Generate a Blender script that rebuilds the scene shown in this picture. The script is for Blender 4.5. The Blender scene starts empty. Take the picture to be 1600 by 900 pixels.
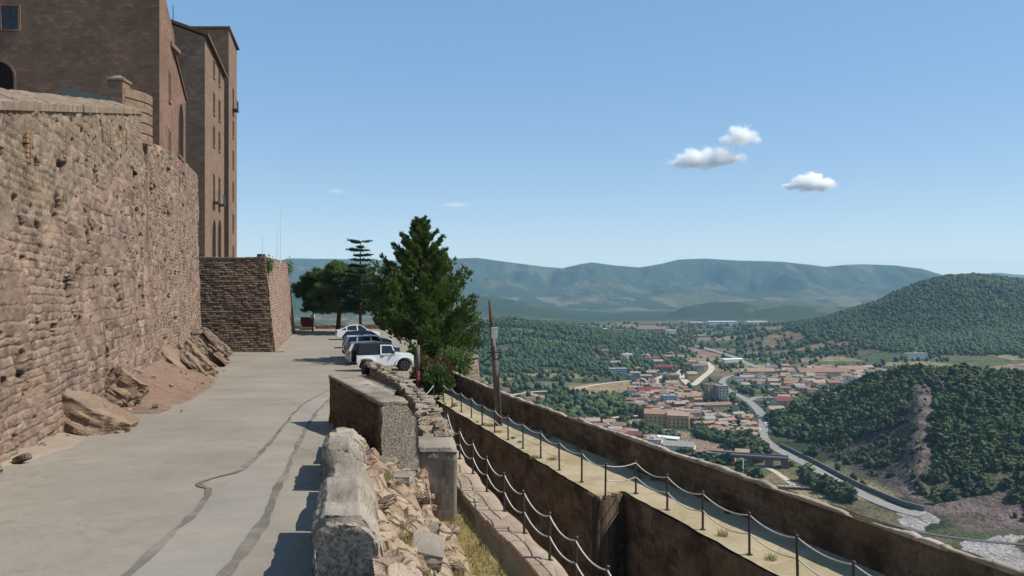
import bpy, bmesh, math, random
import numpy as np
from mathutils import Vector, Matrix
random.seed(7); rng = np.random.default_rng(11)
sc = bpy.context.scene
C = sc.collection

# ---------------------------------------------------------------- camera, sky, sun, exposure
FPX = 1244.0                       # focal length in pixels of the 1600 px wide photograph
cam_d = bpy.data.cameras.new('camera'); cam = bpy.data.objects.new('camera', cam_d); C.objects.link(cam)
cam.location = (0, 0, 0); cam.rotation_euler = (math.radians(90), 0, 0)
cam_d.sensor_width = 36; cam_d.lens = 36 * FPX / 1600; cam_d.clip_start = 0.1; cam_d.clip_end = 60000
sc.camera = cam
SUN = Vector((0.72, -0.035, 0.86)).normalized()
el = math.asin(SUN.z); az = math.atan2(SUN.x, SUN.y)
w = bpy.data.worlds.new('World'); sc.world = w; w.use_nodes = True
nt = w.node_tree; bg = nt.nodes['Background']
sky = nt.nodes.new('ShaderNodeTexSky'); sky.sky_type = 'NISHITA'; sky.sun_disc = False
sky.sun_elevation = el; sky.sun_rotation = az; sky.altitude = 600; sky.air_density = 0.75; sky.dust_density = 0.1; sky.ozone_density = 1.0
hs = nt.nodes.new('ShaderNodeHueSaturation'); gm = nt.nodes.new('ShaderNodeGamma'); gm.inputs[1].default_value = .36; nt.links.new(sky.outputs[0], gm.inputs[0]); hs.inputs['Hue'].default_value = .502; hs.inputs['Saturation'].default_value = 2.15; hs.inputs['Value'].default_value = 2.15; nt.links.new(gm.outputs[0], hs.inputs['Color']); nt.links.new(hs.outputs[0], bg.inputs[0]); bg.inputs[1].default_value = 0.15
sl = bpy.data.lights.new('sun', 'SUN'); sl.energy = 4.7; sl.angle = math.radians(0.5); sl.color = (1, .95, .865)
so = bpy.data.objects.new('sun', sl); C.objects.link(so); so.rotation_euler = SUN.to_track_quat('Z', 'Y').to_euler()
vs = sc.view_settings; vs.view_transform = 'Standard'; vs.look = 'None'; vs.exposure = 0.42; vs.gamma = 1; vs.use_curve_mapping = False
sc.render.engine = 'CYCLES'
sc.cycles.use_denoising = True
sc.cycles.max_bounces = 32; sc.cycles.diffuse_bounces = 3; sc.cycles.glossy_bounces = 2; sc.cycles.volume_bounces = 30
sc.cycles.transparent_max_bounces = 8
sc.cycles.volume_step_rate = 1.0; sc.cycles.volume_max_steps = 128

# ---------------------------------------------------------------- helpers
def PD(x, y, d): return Vector(((x - 800) / FPX * d, d, (450 - y) / FPX * d))     # photo pixel at a depth
def PZ(x, y, z):                                                                   # photo pixel on a level plane
    d = z * FPX / (450 - y); return Vector(((x - 800) / FPX * d, d, z))

def _h(ix, iy, s):
    v = (ix.astype(np.int64) * 374761393 + iy.astype(np.int64) * 668265263 + s * 974711) & 0xffffffff
    v = ((v ^ (v >> 13)) * 1274126177) & 0xffffffff
    v = (v ^ (v >> 16)) & 0xffffffff
    return v / 4294967295.0
def vn(x, y, s=0):
    x = np.asarray(x, float); y = np.asarray(y, float)
    ix = np.floor(x); iy = np.floor(y); fx = x - ix; fy = y - iy
    fx = fx * fx * (3 - 2 * fx); fy = fy * fy * (3 - 2 * fy)
    a = _h(ix, iy, s); b = _h(ix + 1, iy, s); c = _h(ix, iy + 1, s); d = _h(ix + 1, iy + 1, s)
    return (a + (b - a) * fx) * (1 - fy) + (c + (d - c) * fx) * fy
def fbm(x, y, o=4, s=0):
    t = 0; a = .5
    for k in range(o):
        t = t + a * (vn(x, y, s + k * 17) - .5); x = np.asarray(x) * 2.03; y = np.asarray(y) * 2.03; a *= .5
    return t
def voro(x, y, s=0):
    x = np.asarray(x, float); y = np.asarray(y, float); ix = np.floor(x); iy = np.floor(y)
    f1 = np.full(x.shape, 9.); f2 = np.full(x.shape, 9.); cid = np.zeros(x.shape)
    for i in (-1, 0, 1):
        for j in (-1, 0, 1):
            cx = ix + i; cy = iy + j
            dx = cx + .1 + .8 * _h(cx, cy, s) - x; dy = cy + .1 + .8 * _h(cx, cy, s + 5) - y
            d = np.sqrt(dx * dx + dy * dy); h = _h(cx, cy, s + 9)
            n = d < f1
            f2 = np.where(n, f1, np.minimum(f2, d)); cid = np.where(n, h, cid); f1 = np.where(n, d, f1)
    return f1, f2, cid
def bricks(S, Z, cell, seed=0, rough=.35):
    # irregular coursed masonry: id of the stone, distance to its edge in metres
    S = np.asarray(S, float); Z = np.asarray(Z, float); cw, ch = cell
    zz = Z / ch + rough * .9 * fbm(S / 1.7, Z / 1.7, 3, seed + 40) + rough * .5 * fbm(S / .35, Z / .35, 2, seed + 41); row = np.floor(zz); fz = zz - row
    k = .75 + .7 * _h(row, row * 0 + 3, seed); s2 = S / cw * k + 7 * _h(row, row * 0, seed) + rough * 1.3 * fbm(S / .9, row * 3.7, 2, seed + 5) + rough * .4 * fbm(S / .3, Z / .25, 2, seed + 6)
    col = np.floor(s2); fx = s2 - col; cid = _h(row, col, seed + 2)
    e = np.minimum(np.minimum(fx, 1 - fx) * cw / k, np.minimum(fz, 1 - fz) * ch); return cid, e
def ss(t): t = np.clip(t, 0, 1); return t * t * (3 - 2 * t)

def link(name, me, parent=None):
    o = bpy.data.objects.new(name, me); C.objects.link(o)
    if parent: o.parent = parent
    return o
def mesh_np(name, V, F, mats, parent=None, smooth=False, uv=None, col=None, mi=None):
    me = bpy.data.meshes.new(name); V = np.asarray(V, np.float32); F = np.asarray(F, np.int32)
    k = F.shape[1]
    me.vertices.add(len(V)); me.vertices.foreach_set('co', V.ravel())
    me.loops.add(F.size); me.loops.foreach_set('vertex_index', F.ravel())
    me.polygons.add(len(F)); me.polygons.foreach_set('loop_start', np.arange(0, F.size, k, dtype=np.int32))
    me.polygons.foreach_set('loop_total', np.full(len(F), k, np.int32))
    me.update(calc_edges=True)
    if smooth: me.polygons.foreach_set('use_smooth', np.ones(len(F), bool))
    if uv is not None:
        l = me.uv_layers.new(name='UVMap'); l.data.foreach_set('uv', np.asarray(uv, np.float32)[F.ravel()].ravel())
    if col is not None:
        a = me.color_attributes.new('cover', 'FLOAT_COLOR', 'POINT')
        c4 = np.ones((len(V), 4), np.float32); c4[:, :3] = col; a.data.foreach_set('color', c4.ravel())
    for m in (mats if isinstance(mats, (list, tuple)) else [mats]): me.materials.append(m)
    if mi is not None: me.polygons.foreach_set('material_index', np.asarray(mi, np.int32))
    me.validate()
    return link(name, me, parent)
def grid_faces(n, m):          # n rows, m columns
    i = np.arange(n - 1)[:, None] * m + np.arange(m - 1)[None, :]
    i = i.ravel(); return np.stack([i, i + 1, i + m + 1, i + m], 1)
def auto_uv(me):
    l = me.uv_layers.get('UVMap') or me.uv_layers.new(name='UVMap')
    for p in me.polygons:
        n = p.normal
        if abs(n.z) > .75:
            for li in p.loop_indices:
                c = me.vertices[me.loops[li].vertex_index].co; l.data[li].uv = (c.x, c.y)
        else:
            t = Vector((-n.y, n.x, 0)).normalized()
            for li in p.loop_indices:
                c = me.vertices[me.loops[li].vertex_index].co; l.data[li].uv = (c.dot(t), c.z)
class MB:
    def __init__(s): s.bm = bmesh.new()
    def poly(s, pts, mi=0):
        f = s.bm.faces.new([s.bm.verts.new(p) for p in pts]); f.material_index = mi; return f
    def hull(s, bot, top):      # prism between two equally long loops
        n = len(bot); b = [s.bm.verts.new(p) for p in bot]; t = [s.bm.verts.new(p) for p in top]
        s.bm.faces.new(b[::-1]); s.bm.faces.new(t)
        for i in range(n): s.bm.faces.new((b[i], b[(i + 1) % n], t[(i + 1) % n], t[i]))
        return s
    def box(s, x0, x1, y0, y1, z0, z1, M=None):
        a = [Vector((x, y, z0)) for x, y in ((x0, y0), (x1, y0), (x1, y1), (x0, y1))]
        b = [Vector((v.x, v.y, z1)) for v in a]
        if M: a = [M @ v for v in a]; b = [M @ v for v in b]
        return s.hull(a, b)
    def tube(s, pts, r, n=6, r2=None):
        pts = [Vector(p) for p in pts]; rings = []
        for i, p in enumerate(pts):
            d = (pts[min(i + 1, len(pts) - 1)] - pts[max(i - 1, 0)]).normalized()
            u = d.cross(Vector((0, 0, 1)) if abs(d.z) < .9 else Vector((1, 0, 0))).normalized(); v = d.cross(u)
            rr = r if r2 is None else r + (r2 - r) * i / (len(pts) - 1)
            rings.append([s.bm.verts.new(p + (u * math.cos(a) + v * math.sin(a)) * rr) for a in [2 * math.pi * k / n for k in range(n)]])
        for a, b in zip(rings, rings[1:]):
            for k in range(n): s.bm.faces.new((a[k], a[(k + 1) % n], b[(k + 1) % n], b[k]))
        s.bm.faces.new(rings[0][::-1]); s.bm.faces.new(rings[-1]); return s
    def lathe(s, prof, c=(0, 0, 0), n=16, M=None):
        c = Vector(c); rings = []
        for r, z in prof:
            ring = [Vector((r * math.cos(2 * math.pi * k / n), r * math.sin(2 * math.pi * k / n), z)) for k in range(n)]
            rings.append([s.bm.verts.new((M @ p if M else p) + c) for p in ring])
        for a, b in zip(rings, rings[1:]):
            for k in range(n): s.bm.faces.new((a[k], a[(k + 1) % n], b[(k + 1) % n], b[k]))
        s.bm.faces.new(rings[0][::-1]); s.bm.faces.new(rings[-1]); return s
    def bevel(s, w, seg=1):
        bmesh.ops.bevel(s.bm, geom=s.bm.edges[:], offset=w, segments=seg, affect='EDGES', clamp_overlap=True); return s
    def ring(s, inn, out, ext):   # one connected frame: front, outer and inner sides
        n = len(inn); f = lambda L, o: [s.bm.verts.new(Vector(p) + o) for p in L]; z = Vector((0, 0, 0))
        a, b, c, d = f(inn, z), f(out, z), f(inn, ext), f(out, ext)
        for i in range(n):
            j = (i + 1) % n
            for q in ((c[i], c[j], d[j], d[i]), (b[i], b[j], d[j], d[i]), (a[i], a[j], c[j], c[i]), (a[i], a[j], b[j], b[i])): s.bm.faces.new(q)
        return s
    def cut(s, n):
        bmesh.ops.subdivide_edges(s.bm, edges=s.bm.edges[:], cuts=n, use_grid_fill=True); return s
    def rough(s, amp, sc_, seed=0):
        from mathutils import noise
        s.bm.normal_update(); off = Vector((seed * 3.1, seed * 1.7, seed))
        for v in s.bm.verts:
            n = v.normal
            k = noise.noise(v.co * sc_ + off) + .5 * noise.noise(v.co * sc_ * 2.3 + off) + .3 * noise.noise(v.co * sc_ * 5 + off)
            v.co += n * k * amp
        return s
    def build(s, name, m, parent=None, smooth=False, loc=None):
        bmesh.ops.recalc_face_normals(s.bm, faces=s.bm.faces[:])
        me = bpy.data.meshes.new(name); s.bm.to_mesh(me); s.bm.free()
        for x in (m if isinstance(m, (list, tuple)) else [m]): me.materials.append(x)
        auto_uv(me)
        if smooth: me.polygons.foreach_set('use_smooth', [True] * len(me.polygons))
        o = link(name, me, parent)
        if loc is not None: o.location = loc
        return o
def tag(o, label=None, cat=None, group=None, kind=None):
    if label: o['label'] = label
    if cat: o['category'] = cat
    if group: o['group'] = group
    if kind: o['kind'] = kind
    return o
def empty(name, loc, label, cat, rz=0, group=None):
    o = bpy.data.objects.new(name, None); C.objects.link(o); o.location = loc; o.rotation_euler.z = rz
    return tag(o, label, cat, group)
def kids(o): return [c for c in bpy.data.objects if c.parent == o]

# ---------------------------------------------------------------- materials
def lin(r, g, b): return tuple(.76 * (c / 12.92 if c <= .04045 else ((c + .055) / 1.055) ** 2.4) for c in (r / 255, g / 255, b / 255)) + (1,)
class NT:
    def __init__(s, name, rough=.9, spec=.2):
        s.m = bpy.data.materials.new(name); s.m.use_nodes = True; s.t = s.m.node_tree; s.b = s.t.nodes['Principled BSDF']
        s.b.inputs['Roughness'].default_value = rough; s.b.inputs['Specular IOR Level'].default_value = spec
    def n(s, typ, **k):
        x = s.t.nodes.new('ShaderNode' + typ)
        for a, v in k.items():
            if isinstance(v, tuple) and a == 'ins':
                pass
            else: setattr(x, a, v)
        return x
    def l(s, a, b): s.t.links.new(a, b)
    def noise(s, vec, scale, detail=4, rough=.55, dim='3D'):
        x = s.n('TexNoise'); x.noise_dimensions = dim; x.inputs['Scale'].default_value = scale; x.inputs['Detail'].default_value = detail; x.inputs['Roughness'].default_value = rough
        s.l(vec, x.inputs['Vector']); return x
    def ramp(s, fac, stops, interp='LINEAR'):
        x = s.n('ValToRGB'); x.color_ramp.interpolation = interp; e = x.color_ramp.elements
        while len(e) < len(stops): e.new(.5)
        for k, (p, c) in enumerate(stops):
            e[k].position = p; e[k].color = c if isinstance(c, tuple) and len(c) == 4 else (c, c, c, 1) if not isinstance(c, tuple) else c + (1,)
        s.l(fac, x.inputs[0]); return x.outputs[0]
    def mix(s, fac, a, b, mode='MIX'):
        x = s.n('Mix'); x.data_type = 'RGBA'; x.blend_type = mode; x.clamp_factor = True
        for v, i in ((fac, 0), (a, 6), (b, 7)):
            if hasattr(v, 'links'): s.l(v, x.inputs[i])
            else: x.inputs[i].default_value = v
        return x.outputs[2]
    def math(s, op, a, b=None, clamp=False):
        x = s.n('Math'); x.operation = op; x.use_clamp = clamp
        for i, v in enumerate((a, b)):
            if v is None: continue
            if hasattr(v, 'links'): s.l(v, x.inputs[i])
            else: x.inputs[i].default_value = v
        return x.outputs[0]
    def bump(s, h, strength=.5, dist=.05):
        x = s.n('Bump'); x.inputs['Strength'].default_value = strength; x.inputs['Distance'].default_value = dist
        s.l(h, x.inputs['Height']); s.l(x.outputs[0], s.b.inputs['Normal'])
    def coord(s, kind='Object'): return s.n('TexCoord').outputs[kind]
    def mapped(s, vec, scale, loc=(0, 0, 0)):
        x = s.n('Mapping'); x.inputs['Scale'].default_value = scale; x.inputs['Location'].default_value = loc; s.l(vec, x.inputs[0]); return x.outputs[0]
    def base(s, c): s.l(c, s.b.inputs['Base Color']) if hasattr(c, 'links') else setattr(s.b.inputs['Base Color'], 'default_value', c)

def plain(name, c, rough=.8, spec=.3, metal=0, var=.15, scale=8, bump=0):
    t = NT(name, rough, spec); t.b.inputs['Metallic'].default_value = metal
    n = t.noise(t.coord(), scale, 4)
    d = tuple(x * (1 - var) for x in c[:3]) + (1,); e = tuple(min(1, x * (1 + var)) for x in c[:3]) + (1,)
    t.base(t.ramp(n.outputs[0], [(.3, d), (.7, e)]))
    if bump: t.bump(n.outputs[0], bump, .02)
    return t.m
def stone(name, cols, cell=(.45, .28), mortar=(.2, .17, .14, 1), bump=.8, dist=.06, gap=.06, stain=None, stain_amt=.5, distort=.12, seed=0., courses=False, fine=18., streak=0., drips=None):
    t = NT(name, .95, .12); uv = t.coord('UV')
    n0 = t.noise(uv, 2.2, 3)
    sub = t.n('VectorMath'); sub.operation = 'SUBTRACT'; t.l(n0.outputs['Color'], sub.inputs[0]); sub.inputs[1].default_value = (.5, .5, .5)
    scl = t.n('VectorMath'); scl.operation = 'SCALE'; t.l(sub.outputs[0], scl.inputs[0]); scl.inputs['Scale'].default_value = distort * 2
    add = t.n('VectorMath'); add.operation = 'ADD'; t.l(uv, add.inputs[0]); t.l(scl.outputs[0], add.inputs[1])
    mp = t.mapped(add.outputs[0], (1 / cell[0], 1 / cell[1], 1), (seed, seed * .7, 0))
    if courses:
        br = t.n('TexBrick'); br.offset = .5; br.inputs['Scale'].default_value = 1; br.inputs['Brick Width'].default_value = 1; br.inputs['Row Height'].default_value = 1
        br.inputs['Mortar Size'].default_value = gap; br.inputs['Mortar Smooth'].default_value = .6; br.inputs['Bias'].default_value = 0
        br.inputs['Color1'].default_value = (0, 0, 0, 1); br.inputs['Color2'].default_value = (1, 1, 1, 1); br.inputs['Mortar'].default_value = (.5, .5, .5, 1)
        t.l(mp, br.inputs['Vector']); rnd = br.outputs['Color']; edge = t.math('SUBTRACT', 1.0, br.outputs['Fac'])
        hgt = edge
    else:
        v1 = t.n('TexVoronoi'); v1.voronoi_dimensions = '2D'; v1.feature = 'F1'; v1.inputs['Scale'].default_value = 1; t.l(mp, v1.inputs['Vector'])
        v2 = t.n('TexVoronoi'); v2.voronoi_dimensions = '2D'; v2.feature = 'DISTANCE_TO_EDGE'; v2.inputs['Scale'].default_value = 1; t.l(mp, v2.inputs['Vector'])
        sx = t.n('SeparateColor'); t.l(v1.outputs['Color'], sx.inputs[0]); rnd = sx.outputs[0]
        edge = t.ramp(v2.outputs['Distance'], [(0, 0.), (gap * 2, 1.)])
        hgt = t.ramp(v2.outputs['Distance'], [(0, 0.), (.1, .6), (.35, 1.)])
        hgt = t.math('MULTIPLY', hgt, t.math('ADD', t.math('MULTIPLY', sx.outputs[1], .7), .5))
    k = len(cols); c = t.ramp(rnd, [(i / max(1, k - 1), x) for i, x in enumerate(cols)])
    nf = t.noise(uv, fine, 6, .65)
    c = t.mix(.55, c, t.ramp(nf.outputs[0], [(.25, .35), (.5, .5), (.75, .68)]), 'OVERLAY')
    c = t.mix(edge, mortar, c)
    nl = t.noise(uv, .45, 5, .6)
    if stain: c = t.mix(t.math('MULTIPLY', t.ramp(nl.outputs[0], [(.4, 0.), (.66, 1.)]), stain_amt), c, stain)
    if drips:
        nd = t.noise(t.mapped(uv, (1.6, .14, 1)), 1.6, 5, .6)
        c = t.mix(t.math('MULTIPLY', t.ramp(nd.outputs[0], [(.48, 0.), (.68, 1.)]), .6), c, drips)
    nm = t.noise(uv, 1.4, 4, .6)
    c = t.mix(.35, c, t.ramp(nm.outputs[0], [(.3, .38), (.7, .6)]), 'OVERLAY')
    t.base(c)
    h = t.math('ADD', hgt, t.math('MULTIPLY', nf.outputs[0], .55))
    t.bump(h, bump, dist); return t.m

def masonry(name, cols, mortar, bump=.6, stain=None, stain_amt=.5, dark=None, fine=16.):
    t = NT(name, .95, .1); uv = t.coord('UV'); at = t.n('Attribute'); at.attribute_name = 'cover'; sx = t.n('SeparateColor'); t.l(at.outputs['Color'], sx.inputs[0])
    k = len(cols); c = t.ramp(sx.outputs[0], [(i / max(1, k - 1), x) for i, x in enumerate(cols)])
    nf = t.noise(uv, fine, 7, .7); n2 = t.noise(uv, 4.5, 5, .65); nl = t.noise(uv, .35, 6, .6)
    c = t.mix(.65, c, t.ramp(nf.outputs[0], [(.25, .2), (.5, .5), (.75, .8)]), 'OVERLAY')
    c = t.mix(.65, c, t.ramp(n2.outputs[0], [(.3, .33), (.7, .64)]), 'OVERLAY')
    c = t.mix(t.math('MULTIPLY', sx.outputs[1], .8), c, mortar)
    if stain: c = t.mix(t.math('MULTIPLY', t.ramp(nl.outputs[0], [(.45, 0.), (.62, 1.)]), stain_amt), c, stain)
    if dark: c = t.mix(t.math('MULTIPLY', t.ramp(t.noise(uv, .8, 6, .7).outputs[0], [(.46, 0.), (.62, 1.)]), .7), c, dark)
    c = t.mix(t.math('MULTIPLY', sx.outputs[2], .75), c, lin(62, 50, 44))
    t.base(c); t.bump(t.math('ADD', t.math('ADD', nf.outputs[0], n2.outputs[0]), t.math('MULTIPLY', sx.outputs[1], -.6)), bump, .05); return t.m
S_wall = masonry('castle_masonry', [lin(110, 92, 83), lin(148, 123, 109), lin(162, 138, 121), lin(142, 114, 103), lin(178, 155, 134), lin(154, 130, 115), lin(132, 109, 98)], lin(158, 136, 118), 1.0, lin(160, 136, 112), .45, lin(116, 98, 88))
S_wallup = masonry('castle_parapet_masonry', [lin(132, 114, 97), lin(156, 137, 116), lin(170, 151, 128), lin(142, 121, 104)], lin(156, 136, 116), .9, lin(150, 130, 108), .4, lin(118, 102, 90))
S_basw = masonry('bastion_masonry', [lin(108, 91, 80), lin(132, 113, 98), lin(146, 126, 108), lin(120, 99, 88)], lin(108, 92, 80), .9, lin(112, 98, 80), .4, lin(92, 78, 68))
S_ramp = masonry('rampart_masonry', [lin(92, 77, 65), lin(122, 103, 86), lin(106, 86, 71), lin(138, 119, 101), lin(100, 86, 74)], lin(134, 116, 97), 1.0, lin(116, 103, 76), .6, lin(56, 45, 38), 9.)
S_castle = stone('castle_rubble', [lin(128, 104, 94), lin(158, 132, 116), lin(176, 152, 132), lin(150, 118, 104), lin(190, 168, 145)], (.44, .27), lin(150, 128, 108), 1.0, .07, .05, lin(166, 128, 92), .5, .12)
S_upper = stone('parapet_rubble', [lin(150, 132, 112), lin(172, 155, 130), lin(186, 166, 140), lin(140, 118, 100)], (.22, .15), lin(165, 148, 122), .8, .04, .06, lin(150, 140, 108), .4, .08)
S_coping = stone('coping_stone_rough', [lin(138, 121, 104), lin(156, 138, 118), lin(128, 112, 96)], (.30, .9), lin(130, 115, 98), .8, .05, .05, lin(120, 110, 95), .4, .06)
S_ashlar = stone('keep_ashlar', [lin(134, 102, 87), lin(150, 117, 101), lin(160, 128, 110), lin(140, 107, 92), lin(152, 118, 98)], (.38, .19), lin(122, 95, 82), .7, .03, .03, lin(104, 86, 66), .6, .13, courses=True)
S_palace = stone('palace_ashlar', [lin(130, 105, 90), lin(146, 121, 103), lin(156, 131, 112), lin(138, 112, 96)], (.38, .2), lin(124, 102, 88), .6, .02, .03, lin(124, 104, 84), .6, .10, courses=True)
S_bastion = stone('bastion_rubble', [lin(122, 104, 92), lin(146, 126, 110), lin(162, 140, 122), lin(134, 108, 96)], (.5, .2), lin(100, 86, 76), .9, .05, .05, lin(120, 108, 92), .4, .08)
S_dark = stone('rampart_stone', [lin(118, 92, 72), lin(138, 108, 82), lin(128, 92, 70), lin(150, 122, 94)], (.55, .3), lin(104, 82, 64), .7, .04, .05, lin(104, 96, 56), .55, .08, drips=lin(84, 66, 54))
S_para = stone('grey_parapet_stone', [lin(164, 152, 138), lin(178, 166, 148)], (3, 2), lin(160, 148, 134), 1.0, .06, .004, lin(116, 108, 98), .8, .2, fine=24.)
t = NT('hammered_stone', .95, .1); co = t.coord(); nf = t.noise(co, 26, 5, .7); n2 = t.noise(co, 3, 4, .6)
c = t.ramp(nf.outputs[0], [(.36, lin(104, 94, 84)), (.5, lin(158, 146, 132)), (.64, lin(196, 184, 168))]); c = t.mix(.5, c, t.ramp(n2.outputs[0], [(.3, .36), (.7, .62)]), 'OVERLAY'); t.base(c); t.bump(nf.outputs[0], 1.0, .04); S_cut = t.m
S_dry = stone('dry_stone', [lin(140, 116, 96), lin(170, 146, 122), lin(196, 178, 152)], (.3, .16), lin(80, 64, 52), 1.0, .06, .07, lin(120, 98, 78), .4, .08)
S_plaster = stone('grey_render', [lin(142, 130, 116), lin(152, 140, 126)], (9, 9), lin(140, 130, 118), .5, .02, .001, lin(84, 76, 70), .95, .2, fine=9.)
S_rock = stone('bedrock', [lin(138, 116, 98), lin(154, 132, 110), lin(130, 106, 90)], (2.2, .9), lin(118, 102, 92), 1.0, .06, .012, lin(120, 108, 98), .6, .15)
S_rubble = stone('rubble_bank_stone', [lin(156, 134, 118), lin(188, 170, 150), lin(174, 154, 134), lin(160, 126, 112)], (.34, .26), lin(150, 124, 98), 1.0, .07, .06, lin(178, 152, 104), .4, .15)
S_walk = stone('walkway_paving', [lin(172, 156, 128), lin(182, 166, 138), lin(164, 146, 118)], (.7, .6), lin(168, 152, 124), .6, .02, .02, lin(140, 132, 92), .5, .15, fine=8.)
S_ledge = stone('ledge_paving', [lin(160, 144, 124), lin(170, 153, 132), lin(152, 132, 114)], (.6, .45), lin(150, 132, 114), .6, .03, .02, lin(150, 128, 108), .5, .06)

def ground_mat(name, cols, scale=.6, fine=30, bump=.3, dist=.01, speck=None, cracks=False):
    t = NT(name, .95, .1); co = t.coord()
    n = t.noise(co, scale, 6, .6); f = t.noise(co, fine, 5, .7); v = t.noise(co, scale * 5, 4, .6)
    c = t.ramp(n.outputs[0], [(.3, cols[0]), (.5, cols[1]), (.7, cols[2])])
    c = t.mix(.5, c, t.ramp(f.outputs[0], [(.3, .36), (.5, .5), (.7, .64)]), 'OVERLAY')
    c = t.mix(.3, c, t.ramp(v.outputs[0], [(.3, .4), (.7, .6)]), 'OVERLAY')
    if speck: c = t.mix(t.ramp(t.noise(co, 3.1, 5, .7).outputs[0], [(.52, 0.), (.66, 1.)]), c, speck)
    if cracks:
        vc = t.n('TexVoronoi'); vc.feature = 'DISTANCE_TO_EDGE'; vc.inputs['Scale'].default_value = .38; nd = t.noise(co, 1.6, 5, .7); ad = t.n('VectorMath'); ad.operation = 'ADD'; t.l(co, ad.inputs[0]); t.l(nd.outputs['Color'], ad.inputs[1]); t.l(ad.outputs[0], vc.inputs['Vector'])
        ck = t.math('MULTIPLY', t.ramp(vc.outputs['Distance'], [(0, 1.), (.010, 0.)]), t.ramp(t.noise(co, .22, 3).outputs[0], [(.5, 0.), (.6, 1.)]))
        c = t.mix(t.math('MULTIPLY', ck, .55), c, lin(84, 80, 74)); c = t.mix(t.math('MULTIPLY', t.ramp(t.noise(co, .9, 7, .75).outputs[0], [(.56, 0.), (.7, 1.)]), .35), c, lin(112, 106, 97))
    t.base(c); t.bump(t.math('ADD', f.outputs[0], v.outputs[0]), bump, dist); return t.m
G_road = ground_mat('worn_asphalt', [lin(136, 128, 116), lin(148, 140, 127), lin(157, 148, 133)], .28, 45, .5, .015, lin(140, 131, 118), True)
G_patch = ground_mat('resurfaced_strip', [lin(138, 132, 121), lin(148, 141, 130), lin(157, 149, 136)], .5, 50, .35, .012)
G_tar = ground_mat('tar_seam', [lin(98, 93, 86), lin(116, 110, 101), lin(142, 135, 123)], 1.2, 60, .3, .01)
G_soil = ground_mat('red_soil', [lin(128, 100, 86), lin(142, 114, 98), lin(154, 130, 110)], .8, 20, 1.0, .06, lin(156, 138, 118))
G_gravel = ground_mat('pale_gravel', [lin(142, 128, 112), lin(152, 138, 121), lin(160, 147, 129)], .8, 30, .5, .02)
G_dry = ground_mat('dry_grass', [lin(150, 132, 84), lin(168, 148, 100), lin(178, 160, 118)], .9, 26, .9, .05, lin(132, 128, 72))
G_moat = ground_mat('moat_floor', [lin(120, 100, 80), lin(136, 116, 90), lin(150, 128, 100)], .6, 20, .8, .04)
M_steel = plain('weathered_steel', lin(96, 92, 90), .55, .4, .6)
M_post = plain('iron_post', lin(72, 68, 66), .6, .4, .4)
M_rope = plain('pale_rope', lin(205, 200, 192), .8, .2, 0, .12, 40)
M_wood = plain('weathered_wood', lin(116, 106, 98), .9, .2, 0, .25, 6, .3)
M_brown = plain('brown_wood', lin(104, 72, 58), .9, .2, 0, .25, 6, .3)
M_whitebox = plain('white_plastic', lin(225, 225, 212), .5, .4, 0, .05)
M_glass = plain('dark_glass', lin(34, 42, 50), .08, .6, 0, .1)
M_hole = plain('dark_interior', lin(44, 36, 32), .95, .1)
M_black = plain('black_canvas', lin(34, 38, 46), .8, .3, 0, .1)
M_rubber = plain('tyre_rubber', lin(30, 30, 32), .85, .3)
M_rim = plain('alloy', lin(150, 152, 156), .35, .5, .7)
M_white = plain('white_car_paint', lin(244, 246, 247), .25, .5, 0, .02)
M_silver = plain('pale_green_car_paint', lin(196, 214, 204), .3, .5, 0, .02)
M_blue = plain('dark_blue_car_paint', lin(30, 44, 66), .22, .5, 0, .05)
M_redlamp = plain('red_lamp', lin(190, 30, 28), .25, .5)
M_lamp = plain('clear_lamp', lin(220, 222, 222), .15, .6)
M_red = plain('faded_red_paint', lin(108, 50, 48), .8, .2, 0, .3, 12)
M_roofstone = plain('roof_tile_brown', lin(120, 92, 78), .9, .2, 0, .25, 5)
M_brick = plain('orange_brick', lin(158, 128, 98), .9, .2, 0, .3, 30)
M_bark = plain('bark', lin(88, 70, 58), .95, .1, 0, .3, 10, .5)
M_tarp = plain('blue_green_panel', lin(52, 64, 66), .7, .3)
def leaf_mat(name, cols, trans=.25):
    t = NT(name, .7, .25); at = t.n('Attribute'); at.attribute_name = 'cover'
    oi = t.n('ObjectInfo'); n = t.noise(t.coord(), 1.3, 3)
    f = t.math('ADD', t.math('MULTIPLY', n.outputs[0], .5), t.math('MULTIPLY', oi.outputs['Random'], .5))
    c = t.ramp(f, [(.2, cols[0]), (.5, cols[1]), (.8, cols[2])])
    t.base(c); tr = t.n('BsdfTranslucent'); t.l(c, tr.inputs[0]); mx = t.n('MixShader'); mx.inputs[0].default_value = .35; t.l(t.b.outputs[0], mx.inputs[1]); t.l(tr.outputs[0], mx.inputs[2]); t.l(mx.outputs[0], t.t.nodes['Material Output'].inputs['Surface']); return t.m
L_cyp = leaf_mat('cypress_leaf', [(.024, .054, .016, 1), (.056, .100, .020, 1), (.115, .165, .030, 1)])
L_pine = leaf_mat('pine_leaf', [(.048, .090, .030, 1), (.095, .155, .046, 1), (.15, .21, .06, 1)])
L_cedar = leaf_mat('cedar_leaf', [(.020, .046, .030, 1), (.035, .07, .04, 1), (.05, .09, .05, 1)])
L_bush = leaf_mat('bush_leaf', [(.03, .06, .015, 1), (.06, .11, .025, 1), (.10, .15, .04, 1)])
L_rust = leaf_mat('rusty_leaf', [(.08, .045, .02, 1), (.12, .07, .03, 1), (.10, .10, .03, 1)])
L_grass = leaf_mat('dry_stalk', [(.22, .17, .07, 1), (.30, .24, .10, 1), (.20, .20, .07, 1)])
t = NT('forest_canopy', .85, .15); at = t.n('Attribute'); at.attribute_name = 'cover'; oi = t.n('ObjectInfo')
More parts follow.
